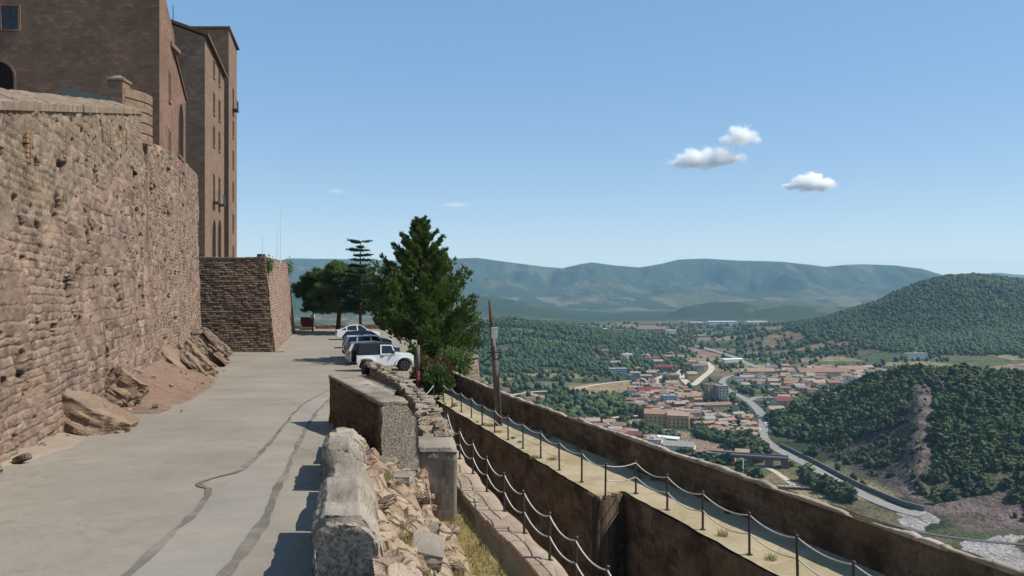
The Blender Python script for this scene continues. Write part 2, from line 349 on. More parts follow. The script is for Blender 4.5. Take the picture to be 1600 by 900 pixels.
t.base(t.mix(.35, at.outputs['Color'], t.ramp(t.noise(t.coord(), .9, 3).outputs[0], [(.3, .3), (.7, .7)]), 'OVERLAY')); L_forest = t.m
t = NT('land', .95, .08); at = t.n('Attribute'); at.attribute_name = 'cover'; co = t.coord()
n1 = t.noise(co, .05, 8, .65); n2 = t.noise(co, .4, 4, .6)
c = t.mix(.75, at.outputs['Color'], t.ramp(n1.outputs[0], [(.3, .26), (.5, .5), (.7, .72)]), 'OVERLAY')
c = t.mix(.6, c, t.ramp(n2.outputs[0], [(.3, .2), (.7, .8)]), 'OVERLAY'); t.base(c); t.bump(t.math('ADD', n1.outputs[0], t.math('MULTIPLY', n2.outputs[0], .25)), 1.0, 8.0); M_land = t.m
# ---------------------------------------------------------------- valley terrain
ZV = -120.0
def prof(azpx, pts):
    xs = [p[0] for p in pts]; ys = [p[1] for p in pts]; return np.interp(azpx, xs, ys)
def height(X, Y):
    X = np.asarray(X, float); Y = np.maximum(np.asarray(Y, float), 1.0)
    px = 800 + FPX * X / Y; r = np.sqrt(X * X + Y * Y)
    z = ZV + 3.0 * fbm(X / 160, Y / 160, 3, 3) * ss((Y - 1100) / 500) + .5 * fbm(X / 40, Y / 40, 2, 4)
    # wooded hill above the road
    a = ss((X - 216) / 110); b = ss((Y - 392) / 195); c_ = 1 - ss((Y - 650) / 165)
    rk = fbm(X / 34, Y / 34, 5, 8)
    z = z + a * b * c_ * (47 + 24 * rk * (1 - .5 * a * b)) + 10 * np.abs(fbm(X / 16, Y / 16, 5, 12)) * ss((X - 222) / 25) * ss((Y - 380) / 40) * c_
    spur = np.exp(-((X - .512 * Y) / 10) ** 2) * ss((Y - 455) / 50) * (1 - ss((Y - 590) / 50))
    z = z + 9 * spur
    # peak on the far side of the valley
    h2 = prof(px, [(1040, 0), (1150, 10), (1200, 22), (1290, 42), (1370, 76), (1440, 116), (1480, 134), (1520, 141), (1560, 133), (1600, 122), (1700, 110), (1900, 60)])
    z = z + h2 * ss((Y - 1420) / 480) * (1 - ss((Y - 1950) / 700)) * (1 + .25 * fbm(X / 190, Y / 190, 4, 21))
    sh = prof(px, [(1220, 0), (1300, 14), (1400, 24), (1600, 30)]); z = z + sh * ss((Y - 1180) / 300) * (1 - ss((Y - 1700) / 300)) * (1 + .5 * fbm(X / 90, Y / 90, 3, 22))
    # wooded rise north of the town
    h3 = prof(px, [(300, 44), (735, 46), (800, 49), (880, 37), (950, 24), (1000, 14), (1060, 2), (1090, 0)])
    z = z + h3 * ss((Y - 1080) / 520) * (1 - ss((Y - 1640) / 600)) * (1 + .35 * fbm(X / 120, Y / 120, 4, 31))
    # blue ridges
    h4 = prof(px, [(300, 170), (450, 150), (600, 110), (740, 86), (790, 72), (830, 48), (900, 8), (950, 0)])
    z = z + h4 * ss((Y - 2700) / 900) * (1 - ss((Y - 3650) / 800)) * (1 + .12 * fbm(X / 300, Y / 300, 3, 41))
    h5 = prof(px, [(1040, 0), (1070, 36), (1110, 58), (1170, 64), (1230, 60), (1300, 40), (1400, 16), (1500, 0)])
    z = z + h5 * ss((Y - 2900) / 500) * (1 - ss((Y - 3450) / 700)) * (1 + .15 * fbm(X / 250, Y / 250, 3, 42))
    # far range
    crest = prof(px, [(200, 425), (400, 412), (455, 404), (560, 405), (640, 408), (700, 405), (745, 403), (790, 409), (850, 417), (880, 419), (905, 413), (925, 410), (960, 415), (1000, 418), (1035, 412), (1060, 406), (1100, 404), (1150, 407), (1220, 409), (1260, 413), (1290, 417), (1320, 414), (1350, 413), (1400, 415), (1440, 420), (1475, 430), (1530, 446), (1600, 465), (1800, 480)])
    hz = (450 - crest) / FPX * 7200 + 120
    rid = 1 - np.abs(fbm(X / 620, Y / 1500, 5, 51)) * 3.4
    ramp_ = ss((Y - 4300) / 2900)
    z = z + hz * ramp_ * (1 - .75 * np.clip(1 - rid, 0, 1) * (1 - ss((Y - 6500) / 700))) * (1 - ss((Y - 7400) / 1800) * .9)
    hx = prof(px, [(1300, 0), (1440, 190), (1520, 270), (1560, 290), (1590, 275), (1700, 260), (2000, 250)])
    z = z + hx * ss((Y - 8300) / 1200) * (1 + .04 * fbm(X / 700, 0 * X, 3, 61))
    return z
def P_v(x, y, z=ZV):
    d = z * FPX / (450 - y); return ((x - 800) / FPX * d, d)
def ground_at(x, y):                      # where the photographed line of sight meets the valley floor
    X, Y = P_v(x, y); return Vector((X, Y, float(height(np.array([X]), np.array([Y]))[0])))
def inpoly(X, Y, pts):
    ins = np.zeros(X.shape, bool); n = len(pts); j = n - 1
    for i in range(n):
        xi, yi = pts[i]; xj, yj = pts[j]
        ins ^= ((yi > Y) != (yj > Y)) & (X < (xj - xi) * (Y - yi) / ((yj - yi) + 1e-9) + xi); j = i
    return ins
def vpoly(p): return [P_v(*q) for q in p]
def blend(col, mask, c): return col * (1 - mask[:, None]) + np.array(c)[None, :] * mask[:, None]
FOREST = (.034, .056, .026); SCRUB = (.085, .10, .045); DRYG = (.27, .22, .115); SOIL = (.22, .15, .105); GREEN = (.085, .105, .05); ROCK = (.27, .215, .19); SHALE = (.072, .062, .060); GRAV = (.40, .365, .33); TAN = (.36, .26, .14)
FIELDS = [  # (outline in the photograph, colour)
    ([(868, 607), (905, 601), (980, 596), (994, 606), (985, 617), (940, 622), (905, 618)], TAN),
    ([(830, 588), (905, 592), (930, 586), (860, 580), (800, 578)], DRYG),
    ([(1028, 533), (1075, 543), (1130, 555), (1118, 562), (1088, 552), (1040, 541)], (.30, .18, .135)),
    ([(965, 660), (1010, 655), (1052, 668), (1075, 682), (1035, 680), (980, 668)], TAN),
    ([(1048, 672), (1090, 678), (1140, 694), (1165, 706), (1110, 708), (1085, 700), (1040, 682)], (.32, .24, .15)),
    ([(1085, 575), (1060, 552), (1030, 550), (1035, 562)], SOIL),
    ([(1500, 577), (1600, 570), (1600, 584), (1510, 586)], (.30, .22, .14)),
    ([(1520, 840), (1600, 838), (1600, 890), (1480, 872)], GRAV),
    ([(1205, 735), (1240, 742), (1300, 765), (1240, 762), (1190, 748)], (.26, .19, .11)),
    ([(1280, 772), (1330, 775), (1400, 803), (1450, 832), (1500, 846), (1440, 860), (1380, 840), (1310, 805)], (.15, .13, .075)),
    ([(1395, 800), (1440, 795), (1470, 812), (1440, 830), (1400, 822)], GRAV),
]
def shale_mask(X, Y, z):
    px = 800 + FPX * X / Y; py = 450 - z * FPX / Y; j = 14 * fbm(X / 14, Y / 14, 4, 98)
    return (inpoly(px + j, py + j, [(1225, 702), (1270, 690), (1350, 682), (1408, 658), (1430, 606), (1464, 612), (1450, 690), (1428, 750), (1450, 806), (1360, 766), (1262, 714)]) & (Y < 660) & (X > 214)).astype(float)
def cover(X, Y, z):
    px = 800 + FPX * X / Y
    n = len(X); col = np.tile(np.array(SCRUB), (n, 1))
    f1, f2, cid = voro(X / 95 + .3 * fbm(X / 200, Y / 200, 2, 5), Y / 60, 77)
    for k, c in enumerate((GREEN, DRYG, SCRUB, SOIL, FOREST, (.16, .15, .08), (.12, .13, .06))):
        col = blend(col, ((cid * 7).astype(int) == k).astype(float), c)
    col = blend(col, (f2 - f1 < .07).astype(float) * .7, FOREST)
    # far plain: terraces
    ter = ss((Y - 1330) / 100) * (1 - ss((Y - 2700) / 300)) * ss((px - 1150) / 60)
    st = np.sin((Y + 110 * fbm(X / 320, Y / 320, 3, 15)) / np.interp(Y, [1300, 2600], [7., 16.]))
    tc = np.where(st > .15, 1., 0.)[:, None] * np.array((.05, .062, .032)) + np.where(st > .15, 0., 1.)[:, None] * np.where((vn(X / 70, Y / 45, 18) > .5)[:, None], np.array((.19, .13, .09)), np.array((.22, .165, .09)))
    col = col * (1 - ter[:, None]) + tc * ter[:, None]
    # L hill forest
    h3 = prof(px, [(300, 1), (900, 1), (990, .9), (1040, .4), (1085, 0)]) * ss((Y - 1060) / 60) * (1 - ss((Y - 2100) / 200))
    col = blend(col, h3 * np.where(fbm(X / 70, Y / 50, 4, 33) > .10, .35, 1.), FOREST)
    # peak forest
    tree2 = prof(px, [(1180, 0), (1260, .7), (1320, 1), (1600, 1)]) * ss((z + np.interp(px, [1240, 1440], [99., 112.]) + 14 * fbm(X / 60, Y / 60, 3, 37)) / 10) * ss((Y - 1250) / 60)* (1 - ss((Y - 2800) / 300))
    col = blend(col, tree2, FOREST)
    # everything beyond
    far = ss((Y - 2750) / 300)
    fc = np.where((fbm(X / 260, Y / 420, 5, 71) > .10)[:, None], np.array((.085, .095, .05)), np.array((.036, .062, .03)))
    low = (z < -60) & (Y > 4200)
    fc = np.where((low & (fbm(X / 120, Y / 300, 4, 73) > .02))[:, None], np.array((.15, .135, .085)), fc)
    col = col * (1 - far[:, None]) + fc * far[:, None]
    # wooded hill above the road
    hill = ss((X - 216) / 14) * ss((Y - 385) / 14) * (1 - ss((Y - 830) / 30))
    hc = np.tile(np.array((.07, .075, .04)), (n, 1))
    hc = blend(hc, ss((-fbm(X / 20, Y / 20, 4, 81)) * 6 + .5) * .6, (.13, .11, .085))
    hc = blend(hc, shale_mask(X, Y, z) * .9, SHALE)
    sp = np.exp(-((X - .512 * Y) / 11) ** 2) * ss((Y - 440) / 20) * (1 - ss((Y - 615) / 20)); hc = blend(hc, np.clip(sp * 1.5, 0, 1) * np.where(np.sin(z * 1.1 + 4 * fbm(X / 12, Y / 12, 3, 91)) > -.2, .9, .25), (.21, .155, .14))
    bl = ss((470 - Y) / 40) * ss((px - 1420) / 30); hc = blend(hc, bl * np.where(fbm(X / 16, Y / 16, 4, 92) > -.05, .9, .25), (.19, .14, .125))
    col = col * (1 - hill[:, None]) + hc * hill[:, None]
    XJ = X + 9 * fbm(X / 14, Y / 22, 4, 101); YJ = Y + 22 * fbm(X / 14, Y / 22, 4, 102)
    for p, c in FIELDS: col = blend(col, inpoly(XJ, YJ, vpoly(p)).astype(float), c)
    return col * .82
na, nr = 1000, 880
pxs = np.linspace(330, 1680, na); rr = 130 * (10200 / 130) ** (np.linspace(0, 1, nr) ** .93)
PX, RR = np.meshgrid(pxs, rr); Yg = RR; Xg = (PX - 800) / FPX * RR
Zg = height(Xg, Yg)
# slope of the castle rock below the ramparts
dist = (Xg - 14.5 + .372 * Yg) / 1.067
dist = np.where(Yg > 112, np.minimum(dist, 1e9), dist); dd = np.maximum(dist, (Yg - 112) * .8)
Zg = np.maximum(Zg, -12 - .85 * np.maximum(dd, 0) - 14 * (dd > 2))
col = cover(Xg.ravel(), Yg.ravel(), Zg.ravel())
o = mesh_np('terrain', np.stack([Xg.ravel(), Yg.ravel(), Zg.ravel()], 1), grid_faces(nr, na), M_land, smooth=True, col=col); tag(o, kind='structure')
# ground under and behind the viewpoint reaching out to the sides
mb = MB(); mb.poly([(-8500, -250, -135), (8500, -250, -135), (8500, 10400, -135), (-8500, 10400, -135)]); o = mb.build('ground', plain('far_ground', (.1, .11, .06, 1))); tag(o, kind='structure')

# haze
mb = MB(); mb.box(-8600, 8600, -300, 10600, -137, 330)
hz = bpy.data.materials.new('haze_air'); hz.use_nodes = True; hn = hz.node_tree; hn.nodes.remove(hn.nodes['Principled BSDF'])
pv = hn.nodes.new('ShaderNodeVolumePrincipled'); pv.inputs['Color'].default_value = (.46, .74, 1, 1); pv.inputs['Density'].default_value = .60e-4; pv.inputs['Anisotropy'].default_value = 0
hn.links.new(pv.outputs[0], hn.nodes['Material Output'].inputs['Volume'])
HAZE = mb.build('haze', hz); tag(HAZE, kind='stuff')

# roads in the valley: strips laid over the floor
def strip(name, pts, wid, m, lift=.25, n=14, kind='structure'):
    P = [Vector((*P_v(*p), 0)) for p in pts]; Q = []
    for i in range(len(P) - 1):
        p0 = P[max(i - 1, 0)]; p1 = P[i]; p2 = P[i + 1]; p3 = P[min(i + 2, len(P) - 1)]
        for k in range(n):
            u = k / n; Q.append(.5 * ((2 * p1) + (p2 - p0) * u + (2 * p0 - 5 * p1 + 4 * p2 - p3) * u * u + (3 * p1 - p0 - 3 * p2 + p3) * u ** 3))
    Q.append(P[-1]); V = []
    for i, q in enumerate(Q):
        d = (Q[min(i + 1, len(Q) - 1)] - Q[max(i - 1, 0)]).normalized(); s = Vector((-d.y, d.x, 0)) * wid / 2
        for a in (q + s, q - s): V.append((a.x, a.y, float(height(np.array([a.x]), np.array([a.y]))[0]) + lift))
    o = mesh_np(name, V, grid_faces(len(Q), 2), m); tag(o, kind=kind); return Q
R_grey = ground_mat('valley_road', [lin(136, 133, 129), lin(146, 143, 138), lin(156, 152, 145)], .1, 2, .1)
R_pale = ground_mat('valley_track', [lin(182, 168, 146), lin(196, 184, 162), lin(200, 190, 170)], .1, 2, .1)
R_dark = ground_mat('dark_road', [lin(92, 92, 94), lin(100, 100, 100), lin(108, 106, 106)], .1, 2, .1)
ROADQ = []
for nm, pts, wd, m in (
    ('road', [(1128, 597), (1138, 610), (1165, 624), (1183, 640), (1193, 660), (1192, 683), (1215, 702), (1262, 727), (1335, 767), (1400, 795), (1440, 806)], 8.5, R_grey),
    ('road', [(1030, 534), (1082, 541), (1135, 554), (1168, 568), (1192, 577)], 11, R_grey),
    ('road', [(1128, 597), (1135, 590), (1160, 584), (1180, 578)], 8, R_grey),
    ('road', [(1104, 566), (1112, 576), (1095, 592), (1080, 602), (1066, 590), (1060, 578)], 9, R_pale),
    ('road', [(1060, 578), (1036, 588), (1024, 596), (1040, 610)], 8, R_pale),
    ('road', [(1168, 627), (1180, 622), (1196, 620)], 7, R_grey),
    ('track', [(740, 628), (830, 613), (880, 610), (940, 600), (985, 595)], 6, R_pale),
    ('track', [(820, 612), (850, 620), (900, 618)], 4, R_pale),
    ('track', [(940, 655), (985, 650), (1010, 650)], 6, R_pale),
    ('track', [(1160, 728), (1200, 732), (1232, 752), (1240, 760)], 4, R_pale),
    ('road', [(1385, 816), (1440, 832), (1520, 844), (1610, 852), (1700, 856)], 3.2, R_dark),
    ('track', [(940, 517), (985, 523), (1010, 528)], 14, R_pale),
    ('track', [(1060, 690), (1085, 704), (1110, 712)], 5, R_pale)):
    ROADQ += strip(nm, pts, wd, m, .3 if nm == 'road' else .22)
# ---------------------------------------------------------------- castle side
def zroad(d): return -2.4 - .058 * d if d < 52.4 else -5.44
def xwall(d): return -10 - .327 * (d - 15.5) + .25 * ss((np.asarray(d, float) - 40) / 8)
WN = Vector((1, .327, 0)).normalized(); WT = Vector((-.327, 1, 0)).normalized()
# road and parking lot (one sheet following the slope)
road_right = lambda d: -1.9 - .215 * (d - 7.5) + .1 if d < 22 else (-3.73 - .1 * (d - 22) if d < 40 else float(np.interp(d, [40, 44.5, 64, 108], [-5.5, -4.0, -4.2, -13.5])))
ds = np.concatenate([np.linspace(1, 52.4, 50), np.linspace(53.5, 108, 30)]); V = []
for d in ds:
    xl = xwall(d) - 1 if d < 66 else -34; 
    for u in np.linspace(0, 1, 24):
        xr = road_right(d)
        x = xl + (xr - xl) * u; V.append((x, d, zroad(d) + .03 * float(fbm(np.array([x / 4]), np.array([d / 4]), 3, 2)[0])))
o = mesh_np('road', V, grid_faces(len(ds), 24), G_road, smooth=True); tag(o, kind='structure')
def rd(x, y):                 # photo pixel on the sloping road
    d = 2.4 * FPX / (y - 450 - .058 * FPX)
    if d > 52.4: d = 5.44 * FPX / (y - 450)
    return Vector(((x - 800) / FPX * d, d, zroad(d)))
def road_strip(name, pts, w0, w1, m, lift, wob=.05):
    P = [rd(*p) for p in pts]; Q = []
    for a, b in zip(P, P[1:]):
        k = max(2, int((b - a).length / .12))
        for i in range(k): Q.append(a.lerp(b, i / k))
    Q.append(P[-1]); V = []
    for i, q in enumerate(Q):
        d = (Q[min(i + 1, len(Q) - 1)] - Q[max(i - 1, 0)]); d.z = 0; d.normalize(); s = Vector((-d.y, d.x, 0))
        w_ = (w0 + (w1 - w0) * i / len(Q)) * (1 + 1.7 * float(fbm(np.array([i * .21]), np.array([3.]), 3, len(pts))[0]))
        q = q + s * wob * 2 * float(fbm(np.array([i * .13]), np.array([9.]), 3, 7)[0])
        for a in (q + s * w_ / 2, q - s * w_ / 2):
            z = zroad(a.y) + .03 * float(fbm(np.array([a.x / 4]), np.array([a.y / 4]), 3, 2)[0]); V.append((a.x, a.y, z + lift))
    o = mesh_np(name, V, grid_faces(len(Q), 2), m); tag(o, kind='structure')
# resurfaced strip between the seams, then the seams
pl = [(168, 930), (200, 900), (342, 768), (304, 758), (330, 748), (384, 736), (440, 672), (470, 632), (513, 610)]
pr = [(322, 930), (350, 900), (402, 838), (432, 770), (468, 690), (490, 650), (513, 625)]
A = [rd(*p) for p in pl]; B = [rd(*p) for p in pr]
def resam(P, n):
    L = [0]; 
    for a, b in zip(P, P[1:]): L.append(L[-1] + (b - a).length)
    return [Vector([np.interp(t_, L, [p[k] for p in P]) for k in range(3)]) for t_ in np.linspace(0, L[-1], n)]
def chk(p):
    for _ in range(2): p = [p[0]] + [((a[0] * (1 - t_) + b[0] * t_), (a[1] * (1 - t_) + b[1] * t_)) for a, b in zip(p, p[1:]) for t_ in (.25, .75)] + [p[-1]]
    return p
road_strip('tar_seam', chk(pl), .10, .06, G_tar, .014)
road_strip('tar_seam', chk(pr), .14, .06, G_tar, .014)
V = []
ra = resam([A[0], A[1], A[2]] + A[5:], 60); rb = resam(B, 60)
for a, b in zip(ra, rb):
    for u in np.linspace(0, 1, 6):
        q = a.lerp(b, u); V.append((q.x, q.y, zroad(q.y) + .03 * float(fbm(np.array([q.x / 4]), np.array([q.y / 4]), 3, 2)[0]) + .007))
o = mesh_np('road_patch', V, grid_faces(60, 6), G_patch, smooth=True); tag(o, kind='structure')
# soil banks and gravel along the wall foot
def bank(name, ds_, w0, hmax, m, seed):
    V = []; k = 14
    for i, d in enumerate(np.linspace(ds_[0], ds_[1], 60)):
        e = math.sin(math.pi * min(1, max(0, i / 59))) ** .6
        for u in np.linspace(0, 1, k):
            wd = w0(d); x = xwall(d) - .3 + (wd + .3) * u
            h = (hmax * e * (1 - u) ** 1.3) + .34 * float(fbm(np.array([x * 1.5]), np.array([d * 1.5]), 3, seed)[0]) * (1 - u) * e
            V.append((x, d, zroad(d) + h + .02 - .05 * (u > .97) - .12 * ss(u * 3 - 2) * max(0., float(fbm(np.array([d * 1.3]), np.array([seed * 1.]), 4, 3)[0])) * 3))
    o = mesh_np(name, V, grid_faces(60, k), m, smooth=True); tag(o, kind='structure'); return o
bank('soil_bank', (24, 52), lambda d: 2.3 + .9 * math.sin((d - 24) / 28 * math.pi), 1.5, G_soil, 5)
bank('gravel_verge', (8, 27), lambda d: .9 + .35 * math.sin(d * .8), .25, G_gravel, 6)

# the great wall: a displaced sheet with a cap and back, rubble stones standing out
def walltop(d):
    if d < 36.2: return 3.55 + (d - 15.5) * .214
    return float(np.interp(d, [36.2, 36.6, 42, 50, 58, 66], [7.98, 6.8, 7.5, 8.3, 9.0, 9.5]))
def wall_mesh(d0, d1, ztop, zbot, m, name, parent, amp, cell, nz=110, ds=.11, seed=3, lean=.0, outset=0., und=.22):
    dd = np.arange(d0, d1 + .01, ds); n = len(dd)
    zt = np.array([ztop(d) for d in dd]); zb = np.array([zbot(d) for d in dd]); u = np.linspace(0, 1, nz)
    D, U = np.meshgrid(dd, u); Z = zb[None, :] + (zt - zb)[None, :] * U
    S = D * 1.052
    cid, e = bricks(S, Z, cell, seed, .95); c2, e2_ = bricks(S, Z, (cell[0] * 1.9, cell[1] * 1.8), seed + 77, .8); big_ = fbm(S / 5, Z / 2.6, 3, seed + 60) > .04; cid = np.where(big_, c2, cid); e = np.where(big_, e2_, e)
    k = np.clip(e / .045, 0, 1) ** .7; sm = ss((fbm(S / 1.6, Z / 1.2, 4, seed + 31) - .06) * 9); k0 = k; k = np.maximum(k, sm * .85)
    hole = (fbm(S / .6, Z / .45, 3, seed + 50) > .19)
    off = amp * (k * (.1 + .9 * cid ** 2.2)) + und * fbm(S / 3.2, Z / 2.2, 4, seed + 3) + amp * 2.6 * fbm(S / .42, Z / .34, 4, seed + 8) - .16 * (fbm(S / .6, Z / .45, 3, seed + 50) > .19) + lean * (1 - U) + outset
    off = off * np.minimum(1, np.minimum(U, 1 - U) * 30 + .4)
    X = xwall(D) + WN.x * off; Y = D + WN.y * off
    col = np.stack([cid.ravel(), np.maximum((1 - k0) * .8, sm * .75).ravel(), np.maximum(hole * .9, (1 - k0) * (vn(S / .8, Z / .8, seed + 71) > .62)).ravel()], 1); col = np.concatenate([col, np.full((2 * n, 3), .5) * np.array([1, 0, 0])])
    V = np.stack([X.ravel(), Y.ravel(), Z.ravel()], 1); F = grid_faces(nz, n); uv = np.stack([S.ravel(), Z.ravel()], 1)
    # cap and back
    b0 = len(V); back = np.stack([xwall(dd) - 1.0 * WN.x, dd - 1.0 * WN.y, zt], 1); bot = back.copy(); bot[:, 2] = zb
    V = np.concatenate([V, back, bot]); uv = np.concatenate([uv, np.stack([dd, zt + 1], 1), np.stack([dd, zb], 1)])
    i = np.arange(n - 1); top = (nz - 1) * n
    F = np.concatenate([F, np.stack([top + i, top + i + 1, b0 + i + 1, b0 + i], 1), np.stack([b0 + i, b0 + i + 1, b0 + n + i + 1, b0 + n + i], 1)])
    # end faces
    e0 = [(top, b0), (top + n - 1, b0 + n - 1)]
    for c0, bb in ((0, b0), (n - 1, b0 + n - 1)):
        for r in range(nz - 1):
            pass
    for c0, bb, tb in ((0, b0, b0 + n), (n - 1, b0 + n - 1, b0 + 2 * n - 1)):
        F = np.concatenate([F, np.array([[c0, bb if False else tb, bb, top + c0]])])
    return mesh_np(name, V, F, m, parent, uv=uv, col=col)
wall = empty('castle_wall', (xwall(30), 30, zroad(30)), 'tall rubble stone retaining wall of the castle rising beside the road', 'castle wall')
mid = lambda d: walltop(d) - (2.6 if d < 36.3 else 0.0) + .35 * math.sin(d * .9) * (d < 36.3) + .2 * math.sin(d * 2.3) * (d < 36.3)
wall.location = (0, 0, 0)
wall_mesh(7, 66.5, lambda d: mid(d), lambda d: zroad(d) - .4, S_wall, 'lower_masonry', wall, .06, (.34, .19), 250, .055, 3, .35, .08, .34)
wall_mesh(7, 36.25, walltop, lambda d: mid(d) - .35, S_wallup, 'parapet_masonry', wall, .05, (.26, .18), 70, .06, 9, 0., .03, .06)
# coping: sloping slabs
mb = MB(); d = 7.0
while d < 36.2:
    L = random.uniform(.5, .85); e = min(d + L, 36.25); z0 = walltop(d); z1 = walltop(e)
    def q(dd, off, z): return Vector((xwall(dd) + WN.x * off, dd + WN.y * off, z))
    j = random.uniform(-.02, .03); h = random.uniform(.10, .16)
    mb.hull([q(d, .10 + j, z0 - .10), q(e - .015, .10 + j, z1 - .10), q(e - .015, -.8, z1 + .12), q(d, -.8, z0 + .12)],
            [q(d, .09 + j, z0 + h), q(e - .015, .09 + j, z1 + h), q(e - .015, -.8, z1 + .26 + h), q(d, -.8, z0 + .26 + h)])
    d = e
mb.bevel(.025); mb.build('coping', S_coping, wall)
# quoin strip at the parapet's end
mb = MB()
for k in range(12):
    z = 5.5 + k * .205 + .0; dx = random.uniform(.18, .34)
    mb.hull([Vector((xwall(36.25 - dx) + .2, 36.25 - dx + .06, z)), Vector((xwall(36.3) + .2, 36.32, z)), Vector((xwall(36.3) - .9, 36.05, z)), Vector((xwall(36.25 - dx) - .9, 36 - dx, z))],
            [Vector((xwall(36.25 - dx) + .2, 36.25 - dx + .06, z + .2)), Vector((xwall(36.3) + .2, 36.32, z + .2)), Vector((xwall(36.3) - .9, 36.05, z + .2)), Vector((xwall(36.25 - dx) - .9, 36 - dx, z + .2))])
mb.bevel(.02); mb.build('quoin', S_coping, wall)
# arrow slits with orange brick edges
for px, y0, y1 in ((40, 203, 254), (97, 196, 246), (135, 198, 244), (171, 204, 240), (196, 206, 232), (222, 160, 235)):
    k = (px - 800) / FPX; d = (-10 + .327 * 15.5) / (k + .327)
    if px == 222: continue
    z0 = (450 - y1) / FPX * d; z1 = (450 - y0) / FPX * d
    mb = MB(); r = random.Random(px); z = z0
    while z < z1:
        for s in (-1, 1):
            ww = r.uniform(.05, .15); c0 = d + s * .035; c1 = d + s * (.035 + ww * .8)
            a = [Vector((xwall(c) + WN.x * o_, c + WN.y * o_, z)) for c, o_ in ((c0, .085), (c1, .07), (c1, -.1), (c0, -.1))]
            if r.random() < .88: mb.hull(a, [p + Vector((0, 0, .085)) for p in a])
        z += .105
    mb.build('brick_jamb', M_brick, wall)
    mb = MB(); a = [Vector((xwall(c) + WN.x * o_, c + WN.y * o_, z0)) for c, o_ in ((d - .035, .08), (d + .035, .08), (d + .035, -.1), (d - .035, -.1))]
    mb.hull(a, [p + Vector((0, 0, (z1 - z0) * .72)) for p in a]); mb.build('arrow_slit', M_hole, wall)
# putlog holes and drain hole
for px, y, s in ((207, 268, .26), (256, 262, .24)):
    k = (px - 800) / FPX; d = (-10 + .327 * 15.5) / (k + .327); z = (450 - y) / FPX * d; d = min(d, 65)
    mb = MB(); a = [Vector((xwall(c) + WN.x * o_, c + WN.y * o_, z - s / 2)) for c, o_ in ((d - s, .16), (d + s, .16), (d + s, -.1), (d - s, -.1))]
    mb.hull(a, [p + Vector((0, 0, s * .6)) for p in a]); mb.bevel(.04); mb.build('wall_recess', M_hole, wall)

# keep (A): dark front, sunny flank
VA = Vector((-.29, 1, 0)); 
def a_pt(d, off=0): return Vector((-18.6 - .29 * (d - 42) + off, d, 0))
keep = empty('castle_keep', (-22, 44, 3), 'tall dark ashlar keep with an arched window in its sunny flank', 'castle building'); keep.location = (0, 0, 0)
def prism(mb, quad, z0, z1s):
    bot = [Vector((p[0], p[1], z0)) for p in quad]; top = [Vector((p[0], p[1], z)) for p, z in zip(quad, z1s)]
    return mb.hull(bot, top)
def pp(v): return (v.x, v.y)
mb = MB(); prism(mb, [pp(a_pt(42)), pp(a_pt(47.9)), (-48, 47.9), (-48, 42)], 6.9, [16.6, 15.2, 22, 22]); mb.build('main_block', S_ashlar, keep)
mb = MB(); prism(mb, [pp(a_pt(47.905)), pp(a_pt(53.5)), (-30, 53.5), (-30, 47.905)], 7.6, [13.9, 12.6, 14.5, 15]); mb.build('side_block', S_ashlar, keep)
mb = MB(); prism(mb, [pp(a_pt(46.2, .12)), pp(a_pt(47.9, .4)), pp(a_pt(47.9, -.5)), pp(a_pt(46.2, -.5))], 14.0, [14.35, 14.25, 14.3, 14.4]); mb.bevel(.04); mb.build('cornice', S_ashlar, keep)
mb = MB(); prism(mb, [pp(a_pt(45.95, .1)), pp(a_pt(50.2, .1)), pp(a_pt(50.2, -1)), pp(a_pt(45.95, -1))], 11.9, [13.55, 12.15, 12.2, 13.6]); 
mb.bm.free(); mb = MB()
mb.hull([a_pt(47.95, .12) + Vector((0, 0, 13.9)), a_pt(53.6, .12) + Vector((0, 0, 12.6)), a_pt(53.6, -2) + Vector((0, 0, 12.9)), a_pt(47.95, -2) + Vector((0, 0, 14.2))],
        [a_pt(47.95, .12) + Vector((0, 0, 14.05)), a_pt(53.6, .12) + Vector((0, 0, 12.75)), a_pt(53.6, -2) + Vector((0, 0, 13.1)), a_pt(47.95, -2) + Vector((0, 0, 14.4))]); mb.build('roof_edge', M_roofstone, keep)
